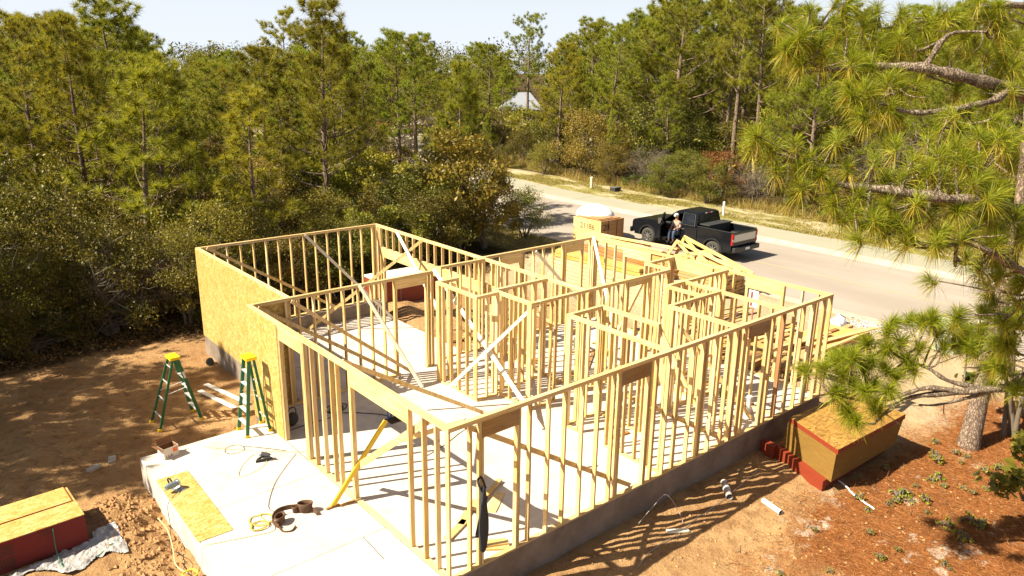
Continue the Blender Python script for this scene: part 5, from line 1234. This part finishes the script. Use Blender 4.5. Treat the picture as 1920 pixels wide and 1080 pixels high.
    link('trunk', m.mesh('trunk', BARKD), e); link('needles', np_mesh('needles', V, F, NEEDLE_NEAR), e)
    Co = [c-Vector(d).normalized()*.10 for c, d in zip(C_, D_)]; Do = [Vector((d.x*.4, d.y*.4, -.5)) for d in D_]
    V, F = tufts(Co, Do, 26, .27, .0062, .7, .30, .05, rs, 2)
    link('old_needles', np_mesh('old_needles', V, F, NEEDLE_OLD), e)
    return tag(e, 'large near pine at the right edge, its long bright needles hanging into the view', 'tree')
TU_UP = [(3.24, -3.04, 8.24), (3.37, -3.09, 8.37), (3.5, -3.24, 8.28), (3.65, -3.28, 8.51), (3.78, -3.44, 8.38), (3.95, -3.55, 8.48), (3.79, -3.53, 8.16), (4.07, -3.71, 8.32), (4.21, -3.87, 8.19), (4.07, -3.6, 8.61), (4.35, -3.9, 8.45), (4.42, -4.03, 8.26), (3.83, -3.37, 8.67), (3.5, -3.31, 8.09), (3.26, -3.12, 8.05), (4.34, -3.81, 8.65), (4.57, -4.06, 8.52), (4.7, -4.11, 8.69), (3.13, -2.96, 8.21), (3.82, -3.61, 8.03), (4.06, -3.79, 8.1), (4.54, -4.1, 8.33), (4.88, -4.32, 8.53), (5.1, -4.47, 8.6), (5.28, -4.67, 8.5), (5.08, -4.61, 8.21), (4.96, -4.31, 8.72), (5.27, -4.57, 8.73), (3.74, -3.26, 8.76), (3.47, -3.07, 8.66)]
TU_MID = [(3.29, -3.86, 7.62), (3.45, -3.96, 7.71), (3.62, -4.07, 7.81), (3.26, -3.79, 7.74), (3.34, -3.95, 7.5), (3.75, -4.2, 7.75), (3.72, -4.13, 7.87), (3.91, -4.32, 7.78), (3.47, -4.04, 7.56)]
TU_LOW = [(2.15, -3.52, 7.05), (2.37, -3.69, 7.11), (2.49, -3.84, 6.97), (2.15, -3.62, 6.81), (2.55, -3.96, 6.79), (2.8, -4.15, 6.85), (3.05, -4.34, 6.92), (3.38, -4.62, 6.92), (3.63, -4.8, 6.99), (3.96, -5.09, 6.96), (4.14, -5.36, 6.67), (3.71, -5.0, 6.66), (3.38, -4.72, 6.62), (3.06, -4.53, 6.44), (2.76, -4.3, 6.38), (2.84, -4.3, 6.56), (3.12, -4.65, 6.26), (3.42, -4.87, 6.33), (3.72, -5.09, 6.45), (3.94, -5.31, 6.34), (4.2, -5.54, 6.34), (3.47, -5.01, 6.09), (3.2, -4.76, 6.14), (2.96, -4.56, 6.14), (3.77, -5.24, 6.16), (3.98, -5.46, 6.04), (4.19, -5.6, 6.16), (2.61, -4.08, 6.61), (2.33, -3.84, 6.64), (3.67, -5.27, 5.86), (3.83, -5.11, 6.63), (3.61, -4.88, 6.75), (4.28, -5.38, 6.94), (4.18, -5.2, 7.17), (4.03, -5.05, 7.23), (4.36, -5.33, 7.24), (3.82, -4.91, 7.11), (3.5, -4.76, 6.8), (3.25, -4.58, 6.74), (2.58, -4.13, 6.43), (2.83, -4.42, 6.2), (4.01, -5.22, 6.75)]
TU_B = [(5.49, -2.9, 3.23), (5.63, -3.16, 2.85), (5.9, -3.17, 3.44), (6.1, -3.26, 3.66), (6.26, -3.55, 3.24), (6.56, -3.74, 3.41), (6.4, -3.44, 3.83), (6.87, -3.77, 4.0), (7.06, -4.1, 3.59), (7.04, -3.98, 3.84), (7.37, -4.34, 3.64), (7.72, -4.68, 3.52), (5.82, -3.26, 3.02), (6.08, -3.5, 2.98), (6.54, -3.62, 3.66), (7.25, -4.13, 3.93), (7.57, -4.43, 3.85), (6.0, -3.33, 3.23), (5.67, -3.31, 2.56), (6.03, -3.57, 2.69), (5.71, -3.12, 3.15), (7.57, -4.65, 3.26), (6.76, -3.84, 3.58), (6.37, -3.7, 3.12)]
TU_R = [(5.73, -5.17, 4.61), (5.36, -5.38, 5.04), (6.03, -4.94, 4.81), (6.32, -5.16, 4.16), (5.82, -5.37, 4.65), (7.08, -4.97, 3.49), (7.18, -5.18, 3.17), (4.62, -5.1, 5.54), (4.79, -5.42, 5.79), (5.1, -5.08, 5.24), (5.26, -5.44, 5.37), (4.71, -5.31, 5.57), (4.87, -4.77, 7.7), (5.3, -4.87, 8.02), (4.81, -4.29, 8.08), (4.54, -4.09, 8.01), (5.4, -4.85, 8.28), (4.09, -4.81, 7.27), (3.78, -4.6, 7.15), (3.48, -4.36, 7.08), (4.46, -5.07, 7.4)]
near_pine()
# the pine with its foot in view at the right
o0 = Vector((12.95, -3.05, G)); pts = [Vector(p)-o0 for p in [(12.93, -3.05, -.95), (13.10, -3.03, -.2), (13.39, -2.97, .56), (13.74, -2.91, 1.82), (14.08, -2.84, 3.06), (14.41, -2.73, 4.4), (14.73, -2.51, 5.98), (14.94, -2.24, 7.79), (15.3, -1.86, 9.56), (15.6, -1.57, 10.98)]]
tm, cm = pine(901, 11, .55, 2.3, 22, .245, trunk=pts, ntuft=70, nl=.34, nw=.014, sub=4, dead=10, tmat=NEEDLE)
e = empty('pine_tree', tuple(o0)); link('trunk', tm, e); link('crown', cm, e); tag(e, 'leaning pine with a thick plated trunk rooted beside the leaning panel stack', 'tree')
# oak behind and oak sprig in front
LOB = leafmat('oak_leaves', [(.03, .05, .008), (.07, .09, .012), (.14, .14, .02), (.05, .07, .012)], .5, .3, .25)
tm, cm = bush(700, 4.3, 1.35, 22, 2000, .22, LOB, lobed=True, stems=4, crown0=.35, hollow=.3)
tree_obj('oak_sapling', [('stem', tm), ('foliage', cm)], (14.3, -3.5, gh(14.3, -3.5)), .3, 1.0, 'dark-leaved young oak behind the needle branches at the right edge', 'tree')
tm, cm = bush(701, 2.3, 1.15, 16, 620, .19, leafmat('bright_oak_leaves', [(.06, .08, .01), (.16, .17, .02), (.28, .26, .035), (.10, .12, .015)], .45, .35, .3), lobed=True, stems=3, crown0=.12, hollow=.3)
tree_obj('oak_sapling', [('stem', tm), ('foliage', cm)], (10.1, -5.35, gh(10.1, -5.35)), .8, .9, 'sprig of glossy oak leaves at the lower right edge over the pine straw', 'tree')
# weeds, straw and grass
WEED = leafmat('weed_leaves', [(.14, .17, .02), (.28, .28, .03), (.40, .34, .05)], .5, .35, .2)
wd_ = [bush(800+i, .20, .24, 9, 90, .07, WEED, aspect=.5, stems=3, crown0=.1) for i in range(2)]
rr = random.Random(21)
for i in range(46):
    if i < 26: x = rr.uniform(8.6, 12.8); y = rr.uniform(-4.2, -2.3)-(.4 if x < 9.6 else 0)
    else: x = rr.uniform(4.2, 10.5); y = rr.uniform(-5.6, -2.4)
    tree_obj('weed', [('stem', wd_[i % 2][0]), ('foliage', wd_[i % 2][1])], (x, y, gh(x, y)), rr.uniform(0, 6), rr.uniform(.35, .95), 'small green weed in the straw beside the leaning panel stack' if i < 26 else 'small green weed on the open pine straw at the lower right', 'weed', 'weeds by the panel stack' if i < 26 else 'weeds on the open straw')
def scatter_blades(name, xs_, ys_, L, W, mat, up, seed):
    rs = np.random.default_rng(seed); n = len(xs_); z = ground_h(xs_, ys_)+.006; P = np.stack([xs_, ys_, z], -1)
    d = unit(np.concatenate([rs.normal(size=(n, 2)), np.abs(rs.normal(size=(n, 1)))*up], 1)); s = unit(np.cross(d, rs.normal(size=(n, 3))))*W/2; l_ = L*(.5+rs.random((n, 1)))
    V = np.stack([P-s, P+s, P+d*l_], 1).reshape(-1, 3); return np_mesh(name, V, np.arange(n*3).reshape(-1, 3), mat)
STRAW = leafmat('straw', [(.30, .10, .025), (.44, .20, .06), (.20, .06, .015), (.52, .30, .12)], .7, .1, .3, 0)
rs = np.random.default_rng(5); n = 60000; x = rs.uniform(2.5, 16, n); y = rs.uniform(-7.5, -1.3, n)
k = (fbm(x*.8, y*.8, 3, 61)*1.1+np.clip((x-4)/5, 0, 1)*.45+np.clip((-1.8-y)/1.5, -.6, .35) > .85) & ~((x > 8.2) & (x < 11.4) & (y > -2.1) & (y < -.4))
tag(link('pine_straw', scatter_blades('pine_straw', x[k], y[k], .16, .006, STRAW, .12, 6)), 'fallen reddish pine needles covering the sand at the lower right', 'pine straw', kind='stuff')
DRYG = leafmat('verge_grass', [(.17, .16, .03), (.28, .24, .055), (.40, .31, .10), (.14, .15, .025)], .6, .25, .3, 0)
n = 90000; x = rs.uniform(31.95, 37.6, n); y = rs.uniform(-4, 62, n); k = (fbm(x*.9, y*.35, 4, 71) > .40+.12*rs.random(n)); x = x[k]+kerb_shift(y[k]); y = y[k]
tag(link('verge_grass', scatter_blades('verge_grass', x, y, .13, .035, DRYG, 1.0, 7)), 'dry olive grass growing in patches on the verge across the street', 'grass', kind='stuff')
n = 9000; x = rs.uniform(36.1, 37.9, n); y = rs.uniform(4, 60, n); x = x+kerb_shift(y)
tag(link('tall_grass', scatter_blades('tall_grass', x, y, .65, .03, leafmat('broomsedge', [(.30, .18, .06), (.42, .28, .10), (.20, .14, .04)], .6, .3, .3, 0), 2.2, 8)), 'tawny tall grass along the foot of the woods across the street', 'grass', kind='stuff')
n = 9000; x = rs.uniform(16.8, 20.4, n); y = rs.uniform(17.5, 32, n)
tag(link('verge_grass', scatter_blades('verge_grass', x, y, .14, .03, DRYG, 1.0, 9)), 'dry grass on the near verge beside the round yellowing oak', 'grass', kind='stuff')
LITM = leafmat('leaf_litter', [(.16, .075, .03), (.26, .13, .05), (.10, .05, .02), (.34, .22, .10)], .8, .1, .2, 0)
n = 26000; x = rs.uniform(-11, 15, n); y = rs.normal(17.6, 1.1, n); k = (y > 15.6+.8*fbm(x, y, 2, 4)); V, F = leaves(np.stack([x[k], y[k], ground_h(x[k], y[k])+.02], -1), .09, rs, .6, 2.5)
tag(link('leaf_litter', np_mesh('leaf_litter', V, F, LITM)), 'brown leaf litter along the sandy edge of the woods', 'leaf litter', kind='stuff')
# ------------------------------------------------------------- pickup truck (local: x = across, y = forward, z = up)
PAINT = simple('black_paint', (.006, .007, .010), .14, c2=(.008, .009, .012), coat=.1, spec=.28); TRIMB = simple('black_trim', (.02, .02, .022), .55)
GLASS = simple('tinted_glass', (.010, .013, .020), .06, c2=(.014, .018, .026), spec=.7); CHROME = simple('satin_chrome', (.62, .62, .62), .25, metal=.9)
REDLT = simple('red_lamp', (.55, .012, .01), .25, c2=(.4, .01, .01)); WHT = simple('white_lamp', (.75, .74, .7), .3); TYRE = simple('tyre', (.035, .033, .03), .85, c2=(.06, .055, .05), bump=.3); SILVER = simple('silver_panel', (.60, .57, .52), .4, metal=.3, c2=(.52, .49, .45)); SEATM = simple('grey_seat', (.06, .055, .05), .8)
tk = empty('pickup_truck', (24.58, 13.85, ROADZ), 0)
Wd = 1.01   # half width
def arc(cy, cz, r, a0, a1, n=12): return [(cy+r*cos(a0+(a1-a0)*i/n), cz+r*sin(a0+(a1-a0)*i/n)) for i in range(n+1)]
FW, RW, AR = 1.95, -1.95, .50
hood = [(.95, .50)]+[(.98, .50)]+arc(FW, .42, AR, pi, 0)[0:]+[(2.92, .52), (2.98, .62), (2.98, 1.02), (2.90, 1.14), (2.55, 1.24), (1.25, 1.33), (.95, 1.34)]
m = MB(); m.prism(hood, 'x', -Wd, Wd); body = m.build('body', PAINT, tk, bevel=.05)
cab = [(-1.02, .50), (.945, .50), (.945, 1.33), (-1.02, 1.30)]
m = MB(); m.prism(cab, 'x', -.30, Wd); m.prism([(-1.02, .50), (-.06, .50), (-.06, 1.305), (-1.02, 1.30)], 'x', -Wd, -.302); m.prism([(-.058, .50), (.945, .50), (.945, .62), (-.058, .62)], 'x', -Wd+.02, -.302); m.build('cab_side', PAINT, body, bevel=.03)
# greenhouse
gl = MB(); zb, zt = 1.30, 1.98; B_ = [(-.95, 1.12), (.95, 1.12)]
def gh_ring(z, y0, y1, hw): return [(-hw, y0, z), (hw, y0, z), (hw, y1, z), (-hw, y1, z)]
vs = gh_ring(1.335, -1.00, 1.12, .96)+gh_ring(1.93, -.90, .30, .80)+gh_ring(1.99, -.78, .15, .70)
m = MB(); m.add([Vector(v) for v in vs], [(4, 5, 1, 0)[::-1], (1, 5, 6, 2)[::-1], (2, 6, 7, 3)[::-1], (4, 8, 9, 5)[::-1], (5, 9, 10, 6)[::-1], (6, 10, 11, 7)[::-1], (7, 11, 8, 4)[::-1], (8, 11, 10, 9)[::-1]])
# driver's side wall of the greenhouse is only its rear half: the door stands open in front of it
m.add([(-.96, -1.0, 1.335), (-.80, -.90, 1.93), (-.80, -.06, 1.93), (-.96, -.06, 1.335)], [(0, 1, 2, 3)]); m.add([(-.80, -.06, 1.93), (-.80, .30, 1.93), (-.835, .32, 1.80), (-.83, -.06, 1.82)], [(0, 1, 2, 3)]); m.add([(-.80, .22, 1.93), (-.80, .30, 1.93), (-.96, 1.12, 1.335), (-.96, 1.02, 1.335)], [(0, 1, 2, 3)])
rf_ = m.build('cab_roof', PAINT, body); q = rf_.modifiers.new('s', 'SOLIDIFY'); q.thickness = .035; q.offset = -1
def glass(name, pts, off):
    m = MB(); P = [Vector(p) for p in pts]; n = (P[1]-P[0]).cross(P[2]-P[0]).normalized(); 
    if n.dot(Vector(off)) < 0: n = -n
    m.add([p+n*.006 for p in P], [tuple(range(len(P)))]); g = m.build(name, GLASS, body); g.modifiers.new('s', 'SOLIDIFY').thickness = .006; return g
def lerp4(a, b, c, d, u0, u1, v0, v1):
    a, b, c, d = map(Vector, (a, b, c, d)); f = lambda u, v: (a*(1-u)+b*u)*(1-v)+(d*(1-u)+c*u)*v; return [f(u0, v0), f(u1, v0), f(u1, v1), f(u0, v1)]
glass('rear_side_window', [(-.955, -.80, 1.38), (-.955, -.14, 1.38), (-.825, -.14, 1.86), (-.825, -.74, 1.86)], (-1, 0, 0))
m = MB(); 
for a, b in (((-.962, -.84, 1.35), (-.962, -.10, 1.35)), ((-.962, -.10, 1.35), (-.826, -.10, 1.885)), ((-.826, -.10, 1.885), (-.826, -.76, 1.885)), ((-.826, -.76, 1.885), (-.962, -.84, 1.35))): m.beam(a, b, .012, .012)
m.build('window_trim', CHROME, body)
glass('side_window', [(.955, -.80, 1.38), (.955, .9, 1.38), (.825, .28, 1.86), (.825, -.74, 1.86)], (1, 0, 0))
glass('rear_window', [(-.80, -.995, 1.40), (.80, -.995, 1.40), (.68, -.915, 1.88), (-.68, -.915, 1.88)], (0, -1, 0))
glass('windscreen', [(-.86, 1.05, 1.37), (.86, 1.05, 1.37), (.70, .37, 1.88), (-.70, .37, 1.88)], (0, 1, .5))
m = MB(); m.box(-.16, .16, -.935, -.915, 1.915, 1.945); m.build('brake_lamp', REDLT, body); m = MB(); m.box(-.25, -.17, -.935, -.915, 1.915, 1.945); m.box(.17, .25, -.935, -.915, 1.915, 1.945); m.build('cargo_lamp', WHT, body)
# interior
m = MB(); m.box(-.80, -.32, -.50, .10, .78, .92); m.box(-.80, -.32, -.58, -.46, .92, 1.55); m.box(-.72, -.40, -.56, -.48, 1.57, 1.76); m.build('seat', SEATM, tk, bevel=.04)
m = MB(); m.tube([Vector((-.55+.19*cos(a), .52+.06*sin(a), 1.22+.18*sin(a))) for a in [2*pi*i/20 for i in range(21)]], .015, 6, caps=False); m.build('steering_wheel', BLACK, tk)
m = MB(); m.box(-.90, .85, .62, .93, 1.0, 1.32); m.build('dashboard', TRIMB, tk, bevel=.03)
m = MB(); m.box(-1.06, -.86, -.95, .85, .38, .43); m.build('running_board', TRIMB, body, bevel=.01); m = MB(); m.box(.86, 1.06, -.95, .85, .38, .43); m.build('running_board', TRIMB, body, bevel=.01)
# open door, hinged at its front edge
dr = empty('door', (-1.0, .95, 0), parent=tk); dr.rotation_euler = (0, 0, radians(-62))
m = MB(); m.box(-.03, .03, -1.0, 0, .55, 1.32); m.build('door_panel', PAINT, dr, bevel=.02)
m = MB(); m.beam((0, -.02, 1.32), (.14, -.62, 1.88), .03, .05, (1, 0, 0)); m.beam((.14, -.62, 1.88), (.14, -.96, 1.90), .03, .05, (1, 0, 0)); m.beam((.14, -.96, 1.90), (0, -.98, 1.32), .03, .05, (1, 0, 0)); m.build('door_frame', PAINT, dr)
m = MB(); m.add([(0, -.06, 1.34), (0, -.95, 1.34), (.13, -.93, 1.88), (.13, -.64, 1.86)], [(0, 1, 2, 3)]); g = m.build('door_window', GLASS, dr); g.modifiers.new('s', 'SOLIDIFY').thickness = .006
m = MB(); m.box(-.28, -.06, -.20, -.10, 1.20, 1.52); m.build('mirror', TRIMB, dr, bevel=.03); m = MB(); m.box(-.26, -.08, -.204, -.2, 1.23, 1.49); m.build('mirror_glass', CHROME, dr)
m = MB(); m.box(1.04, 1.26, .78, .88, 1.20, 1.52); m.build('mirror', TRIMB, tk, bevel=.03)
m = MB(); m.box(-1.035, -1.012, -.30, -.12, 1.12, 1.15); m.build('door_handle', CHROME, body)
for q in ((-.075, -.065), (-1.0, -.99)): m = MB(); m.box(-1.014, -1.0105, *q, .55, 1.28); m.build('door_gap', BLACK, body)
# bed
side = [(-1.045, .50)]+[(-1.45, .50)]+arc(RW, .42, AR, 0, pi)+[(-2.9, .50), (-2.98, .58), (-2.98, 1.36), (-1.045, 1.38)]
bed = empty('cargo_bed', (0, 0, 0), parent=tk)
m = MB(); m.prism(side, 'x', -Wd, -Wd+.09); m.build('bed_side', PAINT, bed, bevel=.02); m = MB(); m.prism(side, 'x', Wd-.09, Wd); m.build('bed_side', PAINT, bed, bevel=.02)
m = MB(); m.box(-.92, .92, -2.93, -1.10, .80, .84); m.build('bed_floor', TRIMB, bed); m = MB(); m.box(-.92, .92, -1.10, -1.045, .50, 1.36); m.build('bed_front', PAINT, bed)
for s in (-1, 1): m = MB(); m.box(min(s*.92, s*.62), max(s*.92, s*.62), -2.4, -1.5, .841, 1.08); m.build('wheel_housing', TRIMB, bed, bevel=.05)
for s in (-1, 1): m = MB(); m.box(s*.97-.05, s*.97+.05, -2.97, -1.05, 1.381, 1.40); m.build('bed_rail', TRIMB, bed, bevel=.006)
m = MB(); m.box(-.90, .90, -3.0, -2.935, .62, 1.37); m.build('tailgate', PAINT, bed, bevel=.02); m = MB(); m.box(-.86, .86, -3.012, -3.001, .93, 1.27); tg = m.build('tailgate_panel', SILVER, bed, bevel=.008)
m = MB(); m.box(-.85, .85, -1.62, -1.13, .9, 1.47); m.build('tool_box', TRIMB, bed, bevel=.02); m = MB(); m.box(-.93, .93, -1.66, -1.10, 1.472, 1.52); m.build('tool_box_lid', simple('box_lid', (.05, .05, .05), .35), bed, bevel=.012)
m = MB(); m.tube([Vector((.25+.36*cos(a), -2.35+.36*sin(a), .98)) for a in [2*pi*i/20 for i in range(21)]], .11, 10, caps=False); m.build('spare_tyre', TYRE, bed)
for s in (-1, 1):
    m = MB(); m.box(s*.955-.06, s*.955+.06, -3.02, -2.94, .80, 1.33); m.build('tail_lamp', REDLT, tk, bevel=.02)
    m = MB(); m.box(s*.955-.045, s*.955+.045, -3.024, -3.019, .98, 1.07); m.build('reversing_lamp', WHT, tk)
    m = MB(); m.box(s*.80-.17, s*.80+.17, 2.93, 2.995, .78, 1.05); m.build('headlight', WHT, tk, bevel=.02)
m = MB(); m.box(-1.0, 1.0, -3.20, -3.03, .48, .70); m.box(-.45, .45, -3.12, -2.99, .40, .50); m.build('rear_bumper', simple('dark_bumper', (.03, .03, .03), .4), tk, bevel=.03); m = MB(); m.box(-.17, .17, -3.208, -3.201, .54, .66); m.build('number_plate', WHT, tk)
m = MB(); m.box(-1.02, 1.02, 2.99, 3.12, .45, .72); m.build('front_bumper', TRIMB, tk, bevel=.04); m = MB(); m.box(-.60, .60, 2.982, 3.0, .74, 1.08); m.build('grille', CHROME, tk)
m = MB(); m.box(-.9, .9, -2.9, 2.9, .38, .52); m.build('chassis', BLACK, tk)
def wheel(x, y):
    w_ = empty('wheel', (x, y, .42), parent=tk); s = 1 if x > 0 else -1
    m = MB(); pr = [(.25, -.13), (.36, -.14), (.41, -.10), (.42, 0), (.41, .10), (.36, .14), (.25, .13)]; n = 28; vs = []
    for r_, t_ in pr:
        for k in range(n): a = 2*pi*k/n; vs.append((t_, r_*cos(a), r_*sin(a)))
    m.add(vs, [(i*n+k, i*n+(k+1) % n, (i+1)*n+(k+1) % n, (i+1)*n+k) for i in range(len(pr)-1) for k in range(n)], 0, True); m.build('tyre', TYRE, w_)
    m = MB(); m.tube([(s*-.05, 0, 0), (s*.06, 0, 0)], [.25, .25], 24); m.build('rim_well', BLACK, w_)
    m = MB(); m.tube([(s*.065, 0, 0), (s*.13, 0, 0)], [.09, .07], 12)
    for k in range(8): a = 2*pi*k/8; m.beam((s*.10, .06*cos(a), .06*sin(a)), (s*.115, .235*cos(a), .235*sin(a)), .05, .03, (1, 0, 0))
    m.tube([(s*.09, .24*cos(2*pi*k/24), .24*sin(2*pi*k/24)) for k in range(25)], .018, 6, caps=False); m.build('rim', simple('dull_rim', (.30, .30, .29), .4, metal=.7), w_)
for x in (-.86, .86):
    for y in (FW, RW): wheel(x, y)
for s in (-1, 1):
    for cy in (FW, RW):
        m = MB(); P = [Vector((s*(Wd+.005), p[0], p[1])) for p in arc(cy, .42, AR+.02, 0, pi, 16)]
        for a, b in zip(P, P[1:]): m.beam(a, b+(b-a)*.12, .06, .05, (s, 0, 0))
        m.build('wheel_arch', TRIMB, tk)
tag(tk, 'black crew-cab pickup truck parked in the street with its driver door open', 'truck')

# ------------------------------------------------------------- the man sitting in the doorway of the truck
pr_ = empty('person', (24.58-.98, 13.85+.16, ROADZ+.93))
SKIN = simple('skin', (.42, .22, .14), .55, c2=(.36, .18, .11)); SHIRT = simple('tan_shirt', (.40, .30, .26), .85, c2=(.33, .25, .22), bump=.2); JEAN = simple('blue_jeans', (.055, .085, .14), .85, c2=(.04, .06, .10), bump=.2); BOOT = simple('dark_boots', (.03, .022, .018), .6); CAPM = simple('white_cap', (.75, .72, .68), .7)
def skinned(name, verts, edges, rad, mat, root=0, parent=pr_, lv=2):
    me = bpy.data.meshes.new(name); me.from_pydata([tuple(v) for v in verts], edges, []); o = link(name, me, parent); me.materials.append(mat)
    sk_ = o.modifiers.new('skin', 'SKIN'); sd = me.skin_vertices[0].data
    for i, r in enumerate(rad): sd[i].radius = (r, r) if not hasattr(r, '__len__') else r; sd[i].use_root = (i == root)
    ss = o.modifiers.new('sub', 'SUBSURF'); ss.levels = lv; ss.render_levels = lv; sk_.use_smooth_shade = True; return o
# facing -x; hips at the origin, feet on the running board / hanging to z -.55
BVt = [(0, 0, .02), (.0, 0, .20), (-.02, 0, .40), (-.03, 0, .52), (-.045, 0, .60), (-.06, 0, .70), (-.075, 0, .80),
       (-.03, .17, .49), (-.06, .25, .26), (-.26, .17, .14), (-.03, -.17, .49), (-.07, -.25, .27), (-.28, -.14, .20),
       (.0, .09, .0), (-.40, .14, .06), (-.43, .12, -.38), (0, -.09, .0), (-.42, -.13, .05), (-.38, -.10, -.40)]
BE = [(0, 1), (1, 2), (2, 3), (3, 4), (4, 5), (5, 6), (3, 7), (7, 8), (8, 9), (3, 10), (10, 11), (11, 12), (0, 13), (13, 14), (14, 15), (0, 16), (16, 17), (17, 18)]
BR = [(.13, .16), (.12, .14), (.12, .17), (.10, .14), .055, (.085, .075), (.09, .08), .065, .048, .032, .065, .048, .032, .10, .072, .045, .10, .072, .045]
skinned('body', BVt, BE, BR, SKIN)
sh = [BVt[i] for i in (0, 1, 2, 3)]+[BVt[7], BVt[8], tuple(Vector(BVt[8]).lerp(Vector(BVt[9]), .45)), BVt[10], BVt[11], tuple(Vector(BVt[11]).lerp(Vector(BVt[12]), .45))]
skinned('shirt', sh, [(0, 1), (1, 2), (2, 3), (3, 4), (4, 5), (5, 6), (3, 7), (7, 8), (8, 9)], [(.145, .175), (.14, .16), (.14, .185), (.11, .15), .08, .062, .05, .08, .062, .05], SHIRT)
je = [BVt[0], BVt[13], BVt[14], (BVt[15][0], BVt[15][1], -.34), BVt[16], BVt[17], (BVt[18][0], BVt[18][1], -.36)]
skinned('jeans', je, [(0, 1), (1, 2), (2, 3), (0, 4), (4, 5), (5, 6)], [(.145, .17), .112, .085, .065, .112, .085, .065], JEAN)
for i, p in ((0, BVt[15]), (1, BVt[18])):
    skinned('boot', [(p[0]+.02, p[1], p[2]+.06), (p[0]+.02, p[1], p[2]-.06), (p[0]-.16, p[1], p[2]-.085)], [(0, 1), (1, 2)], [.06, .06, .045], BOOT)
for s, p in ((1, Vector(BVt[9])), (-1, Vector(BVt[12]))):
    V_ = [p, p+Vector((-.06, -.02*s, -.01))]; E_ = [(0, 1)]; R_ = [.03, .036]
    for k in range(4):
        b = p+Vector((-.09, (.030-.02*k)*s, -.01)); V_ += [b, b+Vector((-.04+.006*abs(k-1.5), 0, -.012)), b+Vector((-.055, 0, -.045))]; n0 = len(V_)-3; E_ += [(1, n0), (n0, n0+1), (n0+1, n0+2)]; R_ += [.010, .009, .008]
    b = p+Vector((-.04, .04*s*-1, -.005)); V_ += [b, b+Vector((-.035, .01*s*-1, -.02))]; E_ += [(1, len(V_)-2), (len(V_)-2, len(V_)-1)]; R_ += [.012, .009]
    skinned('hand', V_, E_, R_, SKIN, lv=1)
m = MB(); m.ball((-.085, 0, .83), .105, seg=18, rings=10, sc=(1.05, .92, .85)); cp = m.build('cap', CAPM, pr_); m = MB(); m.tube([(-.17, 0, .83), (-.25, 0, .815)], [.08, .055], 12); o = m.build('peak', CAPM, cp); o.scale = (1, 1, 1)
m = MB(); m.ball((-.172, .03, .765), .012); m.ball((-.172, -.03, .765), .012); m.build('eyes', BLACK, pr_); m = MB(); m.ball((-.18, 0, .745), .018, sc=(1, .8, 1.2)); m.build('nose', SKIN, pr_); m = MB(); m.ball((-.165, 0, .705), .018, sc=(.5, 1.4, .35)); m.build('mouth', simple('lips', (.25, .09, .07), .5), pr_)
for s in (-1, 1): m = MB(); m.ball((-.07, s*.085, .755), .022, sc=(.8, .4, 1.2)); m.build('ear', SKIN, pr_)
tag(pr_, 'person in a white cap, tan shirt and jeans sitting sideways in the open truck doorway', 'person')
